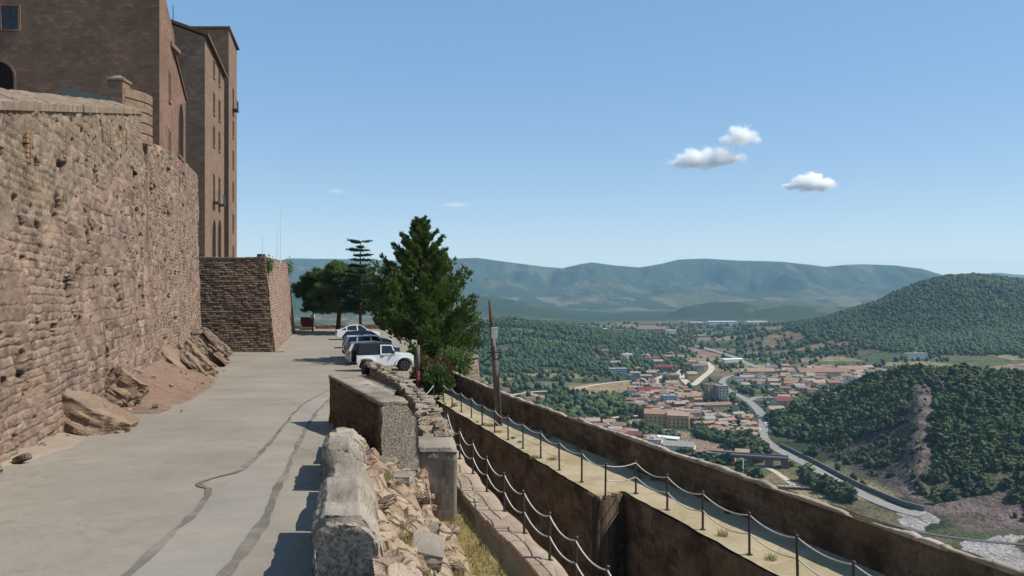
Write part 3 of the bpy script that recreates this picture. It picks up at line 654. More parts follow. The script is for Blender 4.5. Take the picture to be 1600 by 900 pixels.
def flank_window(base, dirv, p0, d0, d1, z0, z1, parent, name='window', arch=0, frame=None, balcony=False, n=8, m=M_hole):
    # an opening on a flank running along dirv: set proud stone frame and dark inset panel
    u = dirv.normalized(); nrm = Vector((u.y, -u.x, 0)); 
    def q(s, z, o_): v = base(s); return Vector((v.x, v.y, z)) + nrm * o_
    pts = [(d0, z0), (d1, z0), (d1, z1 - arch)]
    if arch:
        for k in range(1, n): 
            t_ = math.pi * k / n; pts.append(((d0 + d1) / 2 + (d1 - d0) / 2 * math.cos(t_), z1 - arch + arch * math.sin(t_)))
    pts.append((d0, z1 - arch))
    mb = MB(); mb.hull([q(s, z, -.05) for s, z in pts], [q(s, z, .006) for s, z in pts]); w_ = mb.build(name, m or M_glass, parent)
    mb = MB(); g = .09
    mb.hull([q(d0 - g, z0 - .14, 0), q(d1 + g, z0 - .14, 0), q(d1 + g, z0 - .14, .10), q(d0 - g, z0 - .14, .10)], [q(d0 - g, z0, 0), q(d1 + g, z0, 0), q(d1 + g, z0, .10), q(d0 - g, z0, .10)])
    mb.build('sill', S_coping, w_)
    mb = MB(); cz_, cs_ = (z0 + z1) / 2, (d0 + d1) / 2; op = [(cs_ + (s - cs_) * (1 + 2 * g / (d1 - d0)), z0 + (z - z0) * (1 + g / (z1 - z0))) for s, z in pts]
    mb.ring([q(s, z, .007) for s, z in pts], [q(s, z, .007) for s, z in op], nrm * .05)
    mb.build('frame', S_palace, w_)
    if balcony:
        mb = MB(); mb.hull([q(d0 - .3, z0 - .12, 0), q(d1 + .3, z0 - .12, 0), q(d1 + .3, z0 - .12, .55), q(d0 - .3, z0 - .12, .55)], [q(d0 - .3, z0, 0), q(d1 + .3, z0, 0), q(d1 + .3, z0, .55), q(d0 - .3, z0, .55)])
        for k in range(9):
            s = d0 - .26 + (d1 - d0 + .52) * k / 8; mb.tube([q(s, z0, .5), q(s, z0 + .95, .5)], .02, 4)
        mb.tube([q(d0 - .28, z0 + .95, .5), q(d1 + .28, z0 + .95, .5)], .03, 4); mb.build('balcony', M_post, parent)
    return w_
abase = lambda d: a_pt(d)
def zd(y, d): return (450 - y) / FPX * d
flank_window(abase, VA, 0, 45.5, 46.0, zd(158, 45.8), zd(115, 45.8), keep)
flank_window(abase, VA, 0, 45.5, 46.0, zd(243, 45.8), zd(206, 45.8), keep)
flank_window(abase, VA, 0, 49.6, 52.0, zd(246, 50.9), zd(163, 50.9), keep, 'arched_window', arch=1.3, m=M_hole)
# front window and arch of the keep
def front_window(x0, x1, y0, y1, dpl, parent, name, arch=0, m=M_glass, panes=True):
    X0, X1 = (x0 - 800) / FPX * dpl, (x1 - 800) / FPX * dpl; z0, z1 = zd(y1, dpl), zd(y0, dpl)
    pts = [(X0, z0), (X1, z0), (X1, z1 - arch)]
    for k in range(1, 12 if arch else 1): t_ = math.pi * k / 12; pts.append(((X0 + X1) / 2 + (X1 - X0) / 2 * math.cos(t_), z1 - arch + arch * math.sin(t_)))
    pts.append((X0, z1 - arch))
    mb = MB(); mb.hull([Vector((x, dpl - .012, z)) for x, z in pts], [Vector((x, dpl + .2, z)) for x, z in pts]); w_ = mb.build(name, m, parent)
    mb = MB(); inn = [(x, z) for x, z in pts]; cx, cz = (X0 + X1) / 2, (z0 + z1) / 2
    out = [(cx + (x - cx) * (1 + .24 / (X1 - X0)), cz + (z - cz) * (1 + .2 / (z1 - z0))) for x, z in pts]
    mb.ring([Vector((x, dpl - .013, z)) for x, z in inn], [Vector((x, dpl - .013, z)) for x, z in out], Vector((0, -.05, 0)))
    mb.build('frame', S_ashlar, w_)
    if panes:
        mb = MB(); mb.box(cx - .03, cx + .03, dpl - .03, dpl - .014, z0, z1); mb.box(X0, X1, dpl - .03, dpl - .014, cz - .03, cz + .03); mb.build('glazing_bar', M_brown, w_)
front_window(3, 29, 10, 46, 42, keep, 'window')
front_window(-30, 22, 96, 160, 42, keep, 'arched_doorway', arch=.85, m=M_hole, panes=False)
# pier with a cap and low balustrade wall on the terrace behind the parapet
pier = empty('gate_pier', (-16.6, 33.6, 0), 'stone pier with a shallow pyramid cap beside the parapet coping', 'pier'); pier.location = (0, 0, 0)
d = 34.2; mb = MB(); x0, x1 = (168 - 800) / FPX * d, (192 - 800) / FPX * d
mb.box(x0, x1, d, d + .66, 6.3, zd(126, d)); mb.bevel(.02); mb.build('shaft', S_palace, pier)
mb = MB(); z = zd(126, d) + .002; b = [Vector((x0 - .05, d - .05, z)), Vector((x1 + .05, d - .05, z)), Vector((x1 + .05, d + .71, z)), Vector((x0 - .05, d + .71, z))]
mb.hull(b, [p + Vector((0, 0, .1)) for p in b]); c = [p + Vector((0, 0, .101)) for p in b]; mid_ = (b[0] + b[2]) / 2; mb.hull(c, [mid_ + (p - mid_) * .12 + Vector((0, 0, .3)) for p in c]); mb.build('cap', S_coping, pier)
bal = empty('terrace_wall', (-16, 34, 7), 'low striped stone wall between the capped pier and the parapet corner', 'low wall'); bal.location = (0, 0, 0)
mb = MB(); xe = (231 - 800) / FPX * 35.6
for k in range(5):
    mb.hull([Vector((x1 + .01, d + .1, 6.4 + k * .46)), Vector((xe, 35.5, 6.4 + k * .46)), Vector((xe, 36.1, 6.4 + k * .46)), Vector((x1 + .01, d + .6, 6.4 + k * .46))],
            [Vector((x1 + .01, d + .1, 6.83 + k * .46)), Vector((xe, 35.5, 6.83 + k * .46)), Vector((xe, 36.1, 6.83 + k * .46)), Vector((x1 + .01, d + .6, 6.83 + k * .46))])
mb.bevel(.03); mb.build('courses', S_palace, bal)
o = MB(); xa, xb = (96 - 800) / FPX * 33, (166 - 800) / FPX * 34; o.hull([Vector((xa, 33, 6.3)), Vector((xb, 34.1, 6.3)), Vector((xb, 34.15, 6.3)), Vector((xa, 33.05, 6.3))], [Vector((xa, 33, 8.35)), Vector((xb, 34.1, 8.2)), Vector((xb, 34.15, 8.2)), Vector((xa, 33.05, 8.35))])
o = o.build('screen_panel', M_tarp); tag(o, 'dark blue green screen panel beside the capped stone pier', 'panel')

# palace (B) and tower (C)
def b_pt(d): return Vector((-27 - .239 * (d - 70), d, 0))
VB = Vector((-.239, 1, 0))
pal = empty('palace_wing', (0, 0, 0), 'long palace wing with two columns of windows and a tiled eave', 'castle building')
mb = MB(); prism(mb, [pp(b_pt(70)), pp(b_pt(83.8)), (-46, 83.8), (-46, 70)], -6, [22.1, 22.1, 29, 29]); mb.build('wall', S_palace, pal)
mb = MB(); 
mb.hull([b_pt(69.7) + Vector((.35, 0, 22.12)), b_pt(84.1) + Vector((.35, 0, 22.12)), Vector((-46, 84.1, 29.1)), Vector((-46, 69.7, 29.1))],
        [b_pt(69.7) + Vector((.35, 0, 22.36)), b_pt(84.1) + Vector((.35, 0, 22.36)), Vector((-46, 84.1, 29.34)), Vector((-46, 69.7, 29.34))]); mb.build('roof', M_roofstone, pal)
bb = lambda d: b_pt(d)
for px, hw in ((334, .5), (342.5, .55)):
    k = (px - 800) / FPX; d = (-27 + .239 * 70) / (k + .239)
    for y0, y1, bal_ in ((95, 120, 0), (146, 178, 0), (198, 228, 0), (273, 316, 1)):
        dy = 14 if px > 340 else 0
        flank_window(bb, VB, 0, d - hw, d + hw, zd(y1 + dy * (1 - (y1 - 95) / 300), d), zd(y0 + dy * (1 - (y0 - 95) / 300), d), pal, balcony=bool(bal_))
    flank_window(bb, VB, 0, d - 1.1, d + 1.1, zd(402, d), zd(343, d), pal, 'arched_window', arch=1.1, m=M_hole)
def c_pt(d): return Vector((-30.6 - .23 * (d - 86), d, 0))
tow = empty('castle_tower', (0, 0, 0), 'square tower at the far end of the palace wing', 'castle tower')
mb = MB(); prism(mb, [pp(c_pt(86)), pp(c_pt(93.6)), (-40, 93.6), (-37.5, 86)], -6, [28, 28, 28, 28]); mb.build('wall', S_palace, tow)
mb = MB(); prism(mb, [(-30.4, 85.8), (-32.1, 93.8), (-40.2, 93.8), (-37.7, 85.8)], 28.002, [28.22] * 4); mb.build('roof', M_roofstone, tow)
cb = lambda d: c_pt(d)
for y0, y1 in ((140, 172), (190, 215), (237, 262), (285, 312), (335, 362), (385, 402)):
    flank_window(cb, Vector((-.23, 1, 0)), 0, 89.4, 90.4, zd(y1, 90), zd(y0, 90), tow, balcony=(y0 == 140))
# bastion
bas = empty('bastion', (0, 0, 0), 'battered stone bastion jutting out where the road meets the parking lot', 'bastion')
def bastion_faces():
    z0 = -5.9
    cb_ = Vector((-20.1, 67.6, z0)); ct = Vector((-21.25, 68.5, 2.5)); fb = Vector((-27.05, 99.5, z0)); ft = Vector((-27.9, 99.0, 3.1)); lb = Vector((-32, 67.0, z0)); lt = Vector((-32, 68.2, 2.5)); bb_ = Vector((-36, 100, z0)); bt = Vector((-36, 99.5, 3.1))
    return cb_, ct, fb, ft, lb, lt, bb_, bt
cb_, ct, fb, ft, lb, lt, bb_, bt = bastion_faces()
def patch(a, b, c_, d_, nu, nv, amp, cell, seed, m, name, parent):
    U, Vv = np.meshgrid(np.linspace(0, 1, nu), np.linspace(0, 1, nv)); 
    P = [((1 - U) * (1 - Vv))[..., None] * np.array(a) + (U * (1 - Vv))[..., None] * np.array(b) + (U * Vv)[..., None] * np.array(c_) + ((1 - U) * Vv)[..., None] * np.array(d_)][0]
    L = (Vector(b) - Vector(a)).length; H = (Vector(d_) - Vector(a)).length
    S = U * L; Z = Vv * H; nrm = np.array((Vector(b) - Vector(a)).cross(Vector(d_) - Vector(a)).normalized())
    cid, e = bricks(S, Z, cell, seed, .5); k = np.clip(e / .05, 0, 1) ** .7
    off = amp * k * (.2 + .8 * cid ** 1.5) + amp * 1.5 * fbm(S / 2.5, Z / 2, 3, seed + 2) + amp * .6 * fbm(S / .5, Z / .4, 3, seed + 4)
    col = np.stack([cid.ravel(), (1 - k).ravel(), 0 * k.ravel()], 1)
    P = P + off[..., None] * nrm
    return mesh_np(name, P.reshape(-1, 3), grid_faces(nv, nu), m, parent, uv=np.stack([S.ravel(), Z.ravel()], 1), col=col)
patch(lb, cb_, ct, lt, 260, 160, .10, (.5, .2), 5, S_basw, 'front_face', bas)
patch(cb_, fb, ft, ct, 520, 130, .06, (.5, .26), 6, S_wall, 'side_face', bas)
mb = MB(); mb.hull([lb + Vector((0, .4, 0)), cb_ + Vector((-.4, .4, 0)), fb + Vector((-.4, -.1, 0)), bb_], [lt + Vector((0, .3, 0)), ct + Vector((-.3, .3, 0)), ft + Vector((-.3, -.1, 0)), bt]); mb.build('core', S_bastion, bas)
mb = MB()
for a, b in ((lt, ct), (ct, ft)):
    L = (b - a).length; k = int(L / .8); dv = (b - a) / k; nv = Vector((dv.y, -dv.x, 0)).normalized()
    for i in range(k):
        p = a + dv * i; e = a + dv * (i + .97); h = random.uniform(.14, .2)
        q = [p + nv * .06, e + nv * .06, e - nv * .5, p - nv * .5]; mb.hull([v + Vector((0, 0, .004)) for v in q], [v + Vector((0, 0, h)) for v in q])
mb.bevel(.02); mb.build('coping', S_coping, bas)
mb = MB(); c0 = [cb_ + Vector((.15, -.3, .4)), cb_ + Vector((.75, -.1, .4)), fb + Vector((.55, 0, .4)), fb + Vector((.05, 0, .4))]
mb.hull([v + Vector((0, 0, -.2)) for v in c0], [v + Vector((0, 0, .14)) for v in c0]); o = mb.build('gutter', G_gravel); tag(o, 'pale concrete gutter along the sunny foot of the bastion', 'gutter')
# antenna, poles, lamp
def pole(px, y0, y1, d, r, name, label, cat, m=M_steel):
    x = (px - 800) / FPX * d; mb = MB(); mb.tube([(x, d, zd(y1, d)), (x, d, zd(y0, d))], r, 6, r * .6); mb.lathe([(r * 3, 0), (r * 3, .06), (r * 1.5, .12)], (x, d, zd(y1, d)), 8); o = mb.build(name, m); tag(o, label, cat)
pole(270.5, 8, 40, 71, .05, 'antenna_mast', 'thin antenna mast on the palace roof', 'antenna')
M_fl = plain('white_pole', lin(210, 214, 216), .5, .4)
pole(410, 366, 404, 69, .025, 'flagpole', 'short thin pale pole on the bastion above its front face', 'flagpole', M_fl)
pole(433, 352, 408, 82, .03, 'flagpole', 'thin pale pole on the bastion, farther and thicker of the slim pair', 'flagpole', M_fl)
pole(438, 326, 410, 85, .03, 'flagpole', 'tallest thin pale pole standing on the bastion', 'flagpole', M_fl)
mb = MB(); x = (408 - 800) / FPX * 69.2; mb.box(x - .3, x + .3, 69, 69.5, 2.72, 2.95); mb.box(x - .05, x + .05, 69.2, 69.3, 2.5, 2.72); mb.bevel(.02); o = mb.build('floodlight', M_post); tag(o, 'small floodlight on the bastion coping', 'floodlight')

# bedrock outcrops at the wall foot: tilted slabs of layered stone
def outcrop(c, L, Wd, H, yaw, dip, n, seed, label):
    r = random.Random(seed); root = empty('rock_outcrop', c, label, 'rock', yaw, 'bedrock outcrops along the wall foot')
    R = Matrix.Rotation(dip, 4, 'Y') @ Matrix.Rotation(r.uniform(-.15, .15), 4, 'X')
    z = -H * .8
    for k in range(n):
        th = H * 1.9 / n * r.uniform(.7, 1.4); sh = 1 - .35 * abs(k / max(1, n - 1) - .35) ; m = r.randint(6, 8); a0 = r.uniform(0, 1)
        out = []
        for i in range(m):
            a = 2 * math.pi * (i + r.uniform(-.3, .3)) / m + a0; rad = r.uniform(.78, 1.08) * sh
            ca, sa = math.cos(a), math.sin(a); out.append((Wd * .5 * math.copysign(abs(ca) ** .7, ca) * rad + r.uniform(-.1, .1) * Wd * .5, L * .5 * math.copysign(abs(sa) ** .7, sa) * rad))
        mb = MB(); mb.hull([R @ Vector((x, y, z)) for x, y in out], [R @ Vector((x * .96 + r.uniform(-.05, .05), y * .97, z + th * r.uniform(.85, 1.1))) for x, y in out])
        bmesh.ops.triangulate(mb.bm, faces=[f for f in mb.bm.faces if len(f.verts) > 4]); mb.cut(8)
        from mathutils import noise as mn
        mb.bm.normal_update(); Ri = R.inverted()
        for v in mb.bm.verts:
            l_ = Ri @ v.co; v.co += v.normal * (.16 * mn.noise(Vector((l_.x * .5, l_.y * 2.2, seed + k))) + .10 * mn.noise(Vector((l_.x * 1.3, l_.y * 4.5, l_.z * 5 + seed))) + .05 * mn.noise(v.co * 5))
        mb.rough(.02, 9, seed + k)
        mb.build('slab', S_rock, root); z += th * .93
for x, y, dz, L, Wd, H, yaw, dip, n, sd, lab in (
    (134, 672, .0, 3.6, 2.6, .6, .30, .50, 2, 3, 'pale smooth slabby outcrop nearest the gravel verge at the wall foot'),
    (176, 640, .30, 3.4, 2.0, .7, .34, .70, 2, 14, 'grey upright boulder leaning on the wall above the pale slabby outcrop'),
    (222, 590, 1.0, 2.6, 2.0, .7, .25, .45, 2, 5, 'grey overhanging block with a dark hollow beneath it'),
    (254, 594, .5, 4.2, 2.4, .7, .32, .85, 3, 6, 'ridged outcrop of tilted layers beside the overhanging block'),
    (296, 588, .6, 7.5, 3.4, .8, .34, .85, 4, 7, 'large layered outcrop with deep tilted cracks above the red soil'),
    (322, 566, .9, 11, 4.2, .9, .33, .80, 5, 8, 'long layered outcrop running up to the bastion corner')):
    p = rd(x, y); outcrop(p + Vector((0, 0, dz)), L, Wd, H, yaw, dip, n, sd, lab)
# ---------------------------------------------------------------- ramparts beside the road
S_coping2 = stone('outer_coping', [lin(178, 164, 146), lin(192, 178, 160), lin(160, 144, 124)], (.5, 1.2), lin(140, 124, 106), .7, .03, .02, lin(112, 98, 80), .6, .06)
def e1(d): return 9.28 - .332 * d
def e2(d): return 10.0 - .322 * d
def wall_out(d): return 13.16 - .394 * d if d < 33.4 else -.332 * (d - 33.4)
def px_ledge(d): return float(np.interp(d, [6, 14.6, 16.2, 19.5, 23.3, 26.5, 38], [2.9, .69, .25, -.62, -1.53, -2.15, -4.5]))
ZW, ZL, ZT, ZM = -5.5, -5.0, -5.27, -9.2
def sheet(name, d0, d1, n, xl, xr, z, m, k=10, amp=.03, kind='structure'):
    V = []
    for d in np.linspace(d0, d1, n):
        a, b = xl(d), xr(d)
        for u in np.linspace(0, 1, k):
            x = a + (b - a) * u; V.append((x, d, (z(d) if callable(z) else z) + amp * 2 * float(fbm(np.array([x * 1.2]), np.array([d * 1.2]), 3, 8)[0])))
    o = mesh_np(name, V, grid_faces(n, k), m, smooth=True); tag(o, kind=kind); return o
sheet('moat_floor', 3, 40, 40, lambda d: px_ledge(d) + .1, lambda d: e2(d) + .5, ZM, G_moat)
sheet('trench_floor', 3, 27, 40, lambda d: -3.0 - .16 * d, lambda d: px_ledge(d) - .8, ZT, G_dry, 14, .06)
sheet('terrace_ground', 26.8, 52, 40, lambda d: float(np.interp(d, [26, 30, 37, 47, 52], [-2.9, -3.6, -5.4, -8.4, -9.])), lambda d: px_ledge(d) - .2 if d < 37 else float(np.interp(d, [37, 38, 40, 44, 46, 52], [-4.3, -3.4, -4.0, -4.2, -4.1, -4.15])), lambda d: float(np.interp(d, [27, 33, 45, 52], [-5.3, -5.25, -5.15, -5.46])), G_gravel, 14, .05)
sheet('side_strip', 18, 47, 40, lambda d: -5.6 - .12 * (d - 18), lambda d: float(np.interp(d, [18, 21, 26.4, 30, 37, 47], [-1.6, -2.0, -2.8, -3.55, -5.25, -8.3])), lambda d: float(np.interp(d, [18, 30, 40, 47], [-4.3, -4.6, -4.95, -5.3])), G_dry, 10, .08)
sheet('walkway', 4, 46, 240, lambda d: (e2(d) if d < 21.6 else e1(d)) - .01 + .10 * float(fbm(np.array([d * 1.9]), np.array([2.]), 4, 6)[0]), lambda d: wall_out(d) + .2, ZW, G_pave if 'G_pave' in globals() else S_walk, 12, .02)
# uv for sheets with stone materials
for nm in ('walkway',):
    o = bpy.data.objects[nm]; auto_uv(o.data)
# inner wall with the notch, as lengths of masonry
inner = empty('inner_rampart', (0, 0, 0), 'brown stone retaining wall under the roped walkway with a notched corner', 'rampart wall')
def wall_run(name, A, B, z0, z1, th, m, parent, amp=.03, nrm_side=-1, seed=4, cell=(.5, .28), step=.08):
    A = Vector(A); B = Vector(B); L = (B - A).length; n = max(2, int(L / step)); nz = max(2, int((z1 - z0) / step))
    t_ = (B - A) / L; nr_ = Vector((t_.y, -t_.x, 0)) * nrm_side
    U, W = np.meshgrid(np.linspace(0, L, n), np.linspace(z0, z1, nz)); cid, e = bricks(U + seed, W, cell, seed, .5); k = np.clip(e / .05, 0, 1) ** .7
    off = amp * k * (.3 + .7 * cid) + amp * 2 * fbm(U / 2.4, W / 1.6, 4, seed) + amp * fbm(U / .5, W / .4, 3, seed + 4)
    top = z1 + .05 * fbm(U / .5, 0 * U, 3, seed + 9); Zz = z0 + (top - z0) * (W - z0) / (z1 - z0)
    X = A.x + t_.x * U + nr_.x * off; Y = A.y + t_.y * U + nr_.y * off
    V = np.stack([X.ravel(), Y.ravel(), Zz.ravel()], 1); F = grid_faces(nz, n); uv = np.stack([(U + seed * 3.3).ravel(), W.ravel()], 1)
    b0 = len(V); u0 = U[0]; bk = np.stack([A.x + t_.x * u0 - nr_.x * th, A.y + t_.y * u0 - nr_.y * th, top[-1]], 1); bb = bk.copy(); bb[:, 2] = z0
    V = np.concatenate([V, bk, bb]); uv = np.concatenate([uv, np.stack([u0, 0 * u0 + z1 + th], 1), np.stack([u0, 0 * u0 + z0], 1)])
    i = np.arange(n - 1); tp = (nz - 1) * n; col = np.concatenate([np.stack([cid.ravel(), (1 - k).ravel(), 0 * k.ravel()], 1), np.tile([[.5, 0, 0]], (2 * n, 1))])
    F = np.concatenate([F, np.stack([tp + i, tp + i + 1, b0 + i + 1, b0 + i], 1), np.stack([b0 + i, b0 + i + 1, b0 + n + i + 1, b0 + n + i], 1), np.array([[0, tp, b0, b0 + n], [n - 1, b0 + 2 * n - 1, b0 + n - 1, tp + n - 1]])])
    return mesh_np(name, V, F, m, parent, uv=uv, col=col)
wall_run('masonry', (e1(20.9), 20.9, 0), (e1(40), 40, 0), ZM - .1, ZW - .05, .5, S_ramp, inner, .035, -1, 4)
wall_run('masonry', (e2(3), 3, 0), (e2(21.6), 21.6, 0), ZM - .1, ZW - .05, .5, S_ramp, inner, .035, -1, 5)
wall_run('notch_face', (e1(20.9), 20.92, 0), (e2(21.6) + .02, 21.62, 0), ZM - .1, ZW - .05, .3, S_ramp, inner, .03, 1, 6)
mb = MB(); mb.hull([Vector((e1(20.9) - .02, 20.9, ZW - .1)), Vector((e2(21.6) - .05, 21.66, ZW - .1)), Vector((e1(21.66) - .03, 21.66, ZW - .1))], [Vector((e1(20.9) - .02, 20.88, ZW + .004)), Vector((e2(21.6) - .05, 21.66, ZW + .004)), Vector((e1(21.66) - .03, 21.66, ZW + .004))]); mb.build('corner_slab', S_walk, inner)
outer = empty('outer_parapet', (0, 0, 0), 'long brown parapet wall on the valley edge of the roped walkway', 'parapet wall')
wall_run('masonry', (wall_out(33.4), 33.4, 0), (wall_out(46), 46, 0), -6.2, -4.6, .26, S_ramp, outer, .03, -1, 10)
wall_run('masonry', (wall_out(4), 4, 0), (wall_out(33.42), 33.42, 0), -6.2, -4.6, .26, S_ramp, outer, .03, -1, 7)
wall_run('masonry', (wall_out(46) - .02, 46, 0), (-4.25, 64, 0), -7, -4.6, .26, S_ramp, outer, .03, -1, 8)
wall_run('masonry', (-4.25, 64.02, 0), (-13.5, 108, 0), -7, -4.9, .26, S_ramp, outer, .03, -1, 9)
# coping: one uneven strip of mortar and flat stones
dd = np.arange(4, 46, .08); V = []; uv = []
for d in dd:
    j = .06 * float(fbm(np.array([d * 2.3]), np.array([1.]), 5, 5)[0]) - .05 * max(0, float(fbm(np.array([d * .7]), np.array([4.]), 3, 15)[0]) - .12) * 5; cidc, ec = bricks(np.array([d]), np.array([.5]), (.7, 1.), 3, .2); h = .035 + .05 * float(cidc[0]) * min(1, float(ec[0]) / .03) + j
    for (o_, z, t_) in ((-.02, -4.63, 0), (-.03 + j, -4.60 + h * .6, .1), (.02, -4.60 + h, .2), (.13, -4.60 + h + j, .5), (.26 + j, -4.68, .6), (.29, -4.75, .7)):
        V.append((wall_out(d) + o_, d, z)); uv.append((d, t_))
mesh_np('coping', V, grid_faces(len(dd), 6), S_coping2, outer, uv=uv)
for u0, u1 in ((4, 33.4), (33.4, 46)):
    mb = MB(); f = lambda o_, u, z: Vector((wall_out(u) + o_, u, z))
    mb.hull([f(.27, u0, -14), f(.27, u1, -14), f(.31, u1, -14), f(.31, u0, -14)], [f(.27, u0, -4.66), f(.27, u1, -4.66), f(.31, u1, -4.66), f(.31, u0, -4.66)]); mb.build('outer_face', S_bastion, outer)

# ledge wall
ledge = empty('ledge_wall', (0, 0, 0), 'low flat-topped stone ledge wall carrying the lower rope railing', 'low wall')
dd = np.linspace(4, 38, 90); V = []; uv = []
for i, d in enumerate(dd):
    xr = px_ledge(d) + .14; xl = xr - float(np.interp(d, [10, 15, 17, 26], [.48, .56, .70, .80])); jl = .05 * math.sin(d * 3.1) + .03 * math.sin(d * 7.7); jr = .04 * math.sin(d * 2.7)
    for (x, z, t_) in ((xl + jl, ZT - .3, -.9), (xl + jl, ZL - .05, -.4), (xl + jl + .04, ZL, 0), ((xl + xr) / 2, ZL + .015 + .02 * math.sin(d * 4), .4), (xr + jr - .04, ZL, .8), (xr + jr, ZL - .05, .85), (xr + jr, -7, 2.8), (xr + jr, ZM - .1, 5)):
        V.append((x, d, z)); uv.append((d, t_))
mesh_np('masonry', V, grid_faces(90, 8), S_ledge, ledge, uv=uv)
# stones along the ledge's trench side
mb = MB(); d = 5.0
while d < 27:
    L = random.uniform(.25, .6); x = px_ledge(d + L / 2) + .14 - float(np.interp(d, [10, 15, 17, 26], [.48, .56, .70, .80]))
    mb2 = None; s = (px_ledge(d + L) - px_ledge(d)); w_ = random.uniform(.18, .34); h = random.uniform(.03, .07)
    q = [(x - .06 - s / 2, d), (x - .06 + s / 2, d + L - .03), (x + w_ + s / 2, d + L - .03), (x + w_ - s / 2, d)]
    mb.hull([Vector((a, b, ZL - .12)) for a, b in q], [Vector((a, b, ZL + h)) for a, b in q]); d += L
mb.bevel(.02); mb.build('edge_stones', S_ledge, ledge)

# posts and ropes
def railing(name, label, base_pts, parent_cat, hp=.86, rows=(.82, .44), rowmask=None, sag=.13, ends=None):
    r = empty(name, base_pts[0], label, parent_cat); r.location = (0, 0, 0); P0 = None
    rr_ = random.Random(len(base_pts))
    for i, p in enumerate(base_pts):
        p = Vector(p)
        if P0 is None:
            mb = MB(); mb.tube([(0, 0, 0), (0, 0, hp)], .027, 8); mb.lathe([(.030, hp), (.036, hp + .012), (.02, hp + .03)], (0, 0, 0), 8); mb.lathe([(.07, 0), (.07, .015), (.03, .02)], (0, 0, 0), 8)
            P0 = mb.build('post', M_post, r, smooth=False); o = P0
        else: o = P0.copy(); C.objects.link(o); o.parent = r
        o.location = p; o.rotation_euler = (rr_.uniform(-.025, .025), rr_.uniform(-.025, .025), rr_.uniform(0, 3))
    for i, (a, b) in enumerate(zip(base_pts, base_pts[1:])):
        for k, hz_ in enumerate(rows):
            if rowmask and not rowmask(i, k): continue
            A, B = Vector(a) + Vector((0, 0, hz_)), Vector(b) + Vector((0, 0, hz_)); n = 12; s = sag * (B - A).length / 2.0 * rr_.uniform(.8, 1.25); pts = []
            for j in range(n + 1):
                u = j / n; q = A.lerp(B, u); q.z -= 4 * s * u * (1 - u); pts.append(q)
            mb = MB(); mb.tube(pts, .0145, 5); mb.build('rope', M_rope, r, smooth=True)
    return r
wk = [(685, 622), (693, 628.5), (706.5, 636), (721, 644), (736.5, 653), (753.6, 664), (773, 675.5), (794, 687), (817, 700.6), (844.8, 715.7), (874, 734.7), (909, 753.5), (945.8, 776)]
pts = []
for x, y in wk: p = PZ(x, y, ZW); pts.append(Vector((e1(p.y) + .16, p.y, ZW)) if False else p)
nk = [(993.5, 771), (1042.6, 797), (1098, 828), (1171, 867), (1246.5, 909), (1333, 958), (1440, 1020), (1570, 1095)]
pts += [PZ(x, y, ZW) for x, y in nk]
for p in pts:
    mn = (e2(p.y) if p.y < 21.32 and p.x > 2.9 else e1(p.y)) + .12; p.x = max(p.x, mn)
railing('rope_railing', 'upper rope railing of slim iron posts along the walkway edge', pts, 'railing', rowmask=lambda i, k: not (k == 1 and i in (10, 11)))
lp = [(26.5, -2.15), (23.3, -1.53), (21.4, -1.05), (19.5, -.62), (17.8, -.17), (16.2, .25), (14.6, .69)]
pts2 = [Vector((x, d, ZL)) for d, x in lp] + [Vector((px_ledge(d), d, ZL)) for d in (13.2, 11.8, 10.4, 9.0, 7.6)]
pts2 = [Vector((-2.75, 29.5, ZL - .2))] + pts2
railing('rope_railing', 'lower rope railing of iron posts on the stone ledge above the trench', pts2, 'railing', sag=.17)
p3 = [PZ(573, 612, -5.35), PZ(646, 633, -5.1)]
railing('rope_barrier', 'short rope barrier behind the small angled parapet', [Vector((-6.2, 34.5, -5.4)), Vector((-4.05, 31.5, -5.3)), Vector((-3.5, 35.5, -5.4))], 'rope barrier', hp=1.15, rows=(1.05, .55))

# near parapet of four big stones, cracked apart
par = empty('road_parapet', (0, 0, 0), 'weathered grey stone parapet of big cracked blocks at the road edge', 'parapet wall')
def prx(d): return -1.87 - .215 * (d - 7.5)
cuts = [7.5, 9.6, 12.1, 14.6, 17.0]
for i, (a, b) in enumerate(zip(cuts, cuts[1:])):
    g = .07; 
    def sec(d, dz): 
        xl = prx(d) + (.0, .07, -.04, .07)[i]; zt = -2.15 - .078 * (d - 7.5) + (.0, -.09, .04, -.06)[i] + (.02, -.02, .015, -.01)[i] * (d - a)
        zb = zroad(d) - .2
        return [Vector((xl, d, zb)), Vector((xl, d, zt - .10)), Vector((xl + .10, d, zt)), Vector((xl + .44, d, zt - .01)), Vector((xl + .62, d, zt - .2)), Vector((xl + .78, d, zb - .3))]
    mb = MB(); mb.hull(sec(a + g * (i > 0), 0), sec(b - .01 - .03 * i, 0)); mb.cut(15); mb.rough(.03, 1.5, i * 3 + 1); mb.rough(.028, 5, i + 2); mb.rough(.012, 16, i)
    o = mb.build('stone_block', S_para, par, smooth=True)
# hammered end face
mb = MB(); d = 7.40; xl = prx(d); zt = -2.17
mb.hull([Vector((xl + .02, d - .005, zroad(d) - .3)), Vector((xl + .02, d - .005, zt - .12)), Vector((xl + .11, d - .005, zt - .03)), Vector((xl + .43, d - .005, zt - .04)), Vector((xl + .60, d - .005, zt - .2)), Vector((xl + .70, d - .005, zroad(d) - .5))],
        [Vector((xl + .02, d + .1, zroad(d) - .3)), Vector((xl + .02, d + .1, zt - .12)), Vector((xl + .11, d + .1, zt - .03)), Vector((xl + .43, d + .1, zt - .04)), Vector((xl + .60, d + .1, zt - .2)), Vector((xl + .70, d + .1, zroad(d) - .5))])
mb.cut(16); mb.rough(.022, 9.0, 5); mb.build('end_face', S_cut, par)
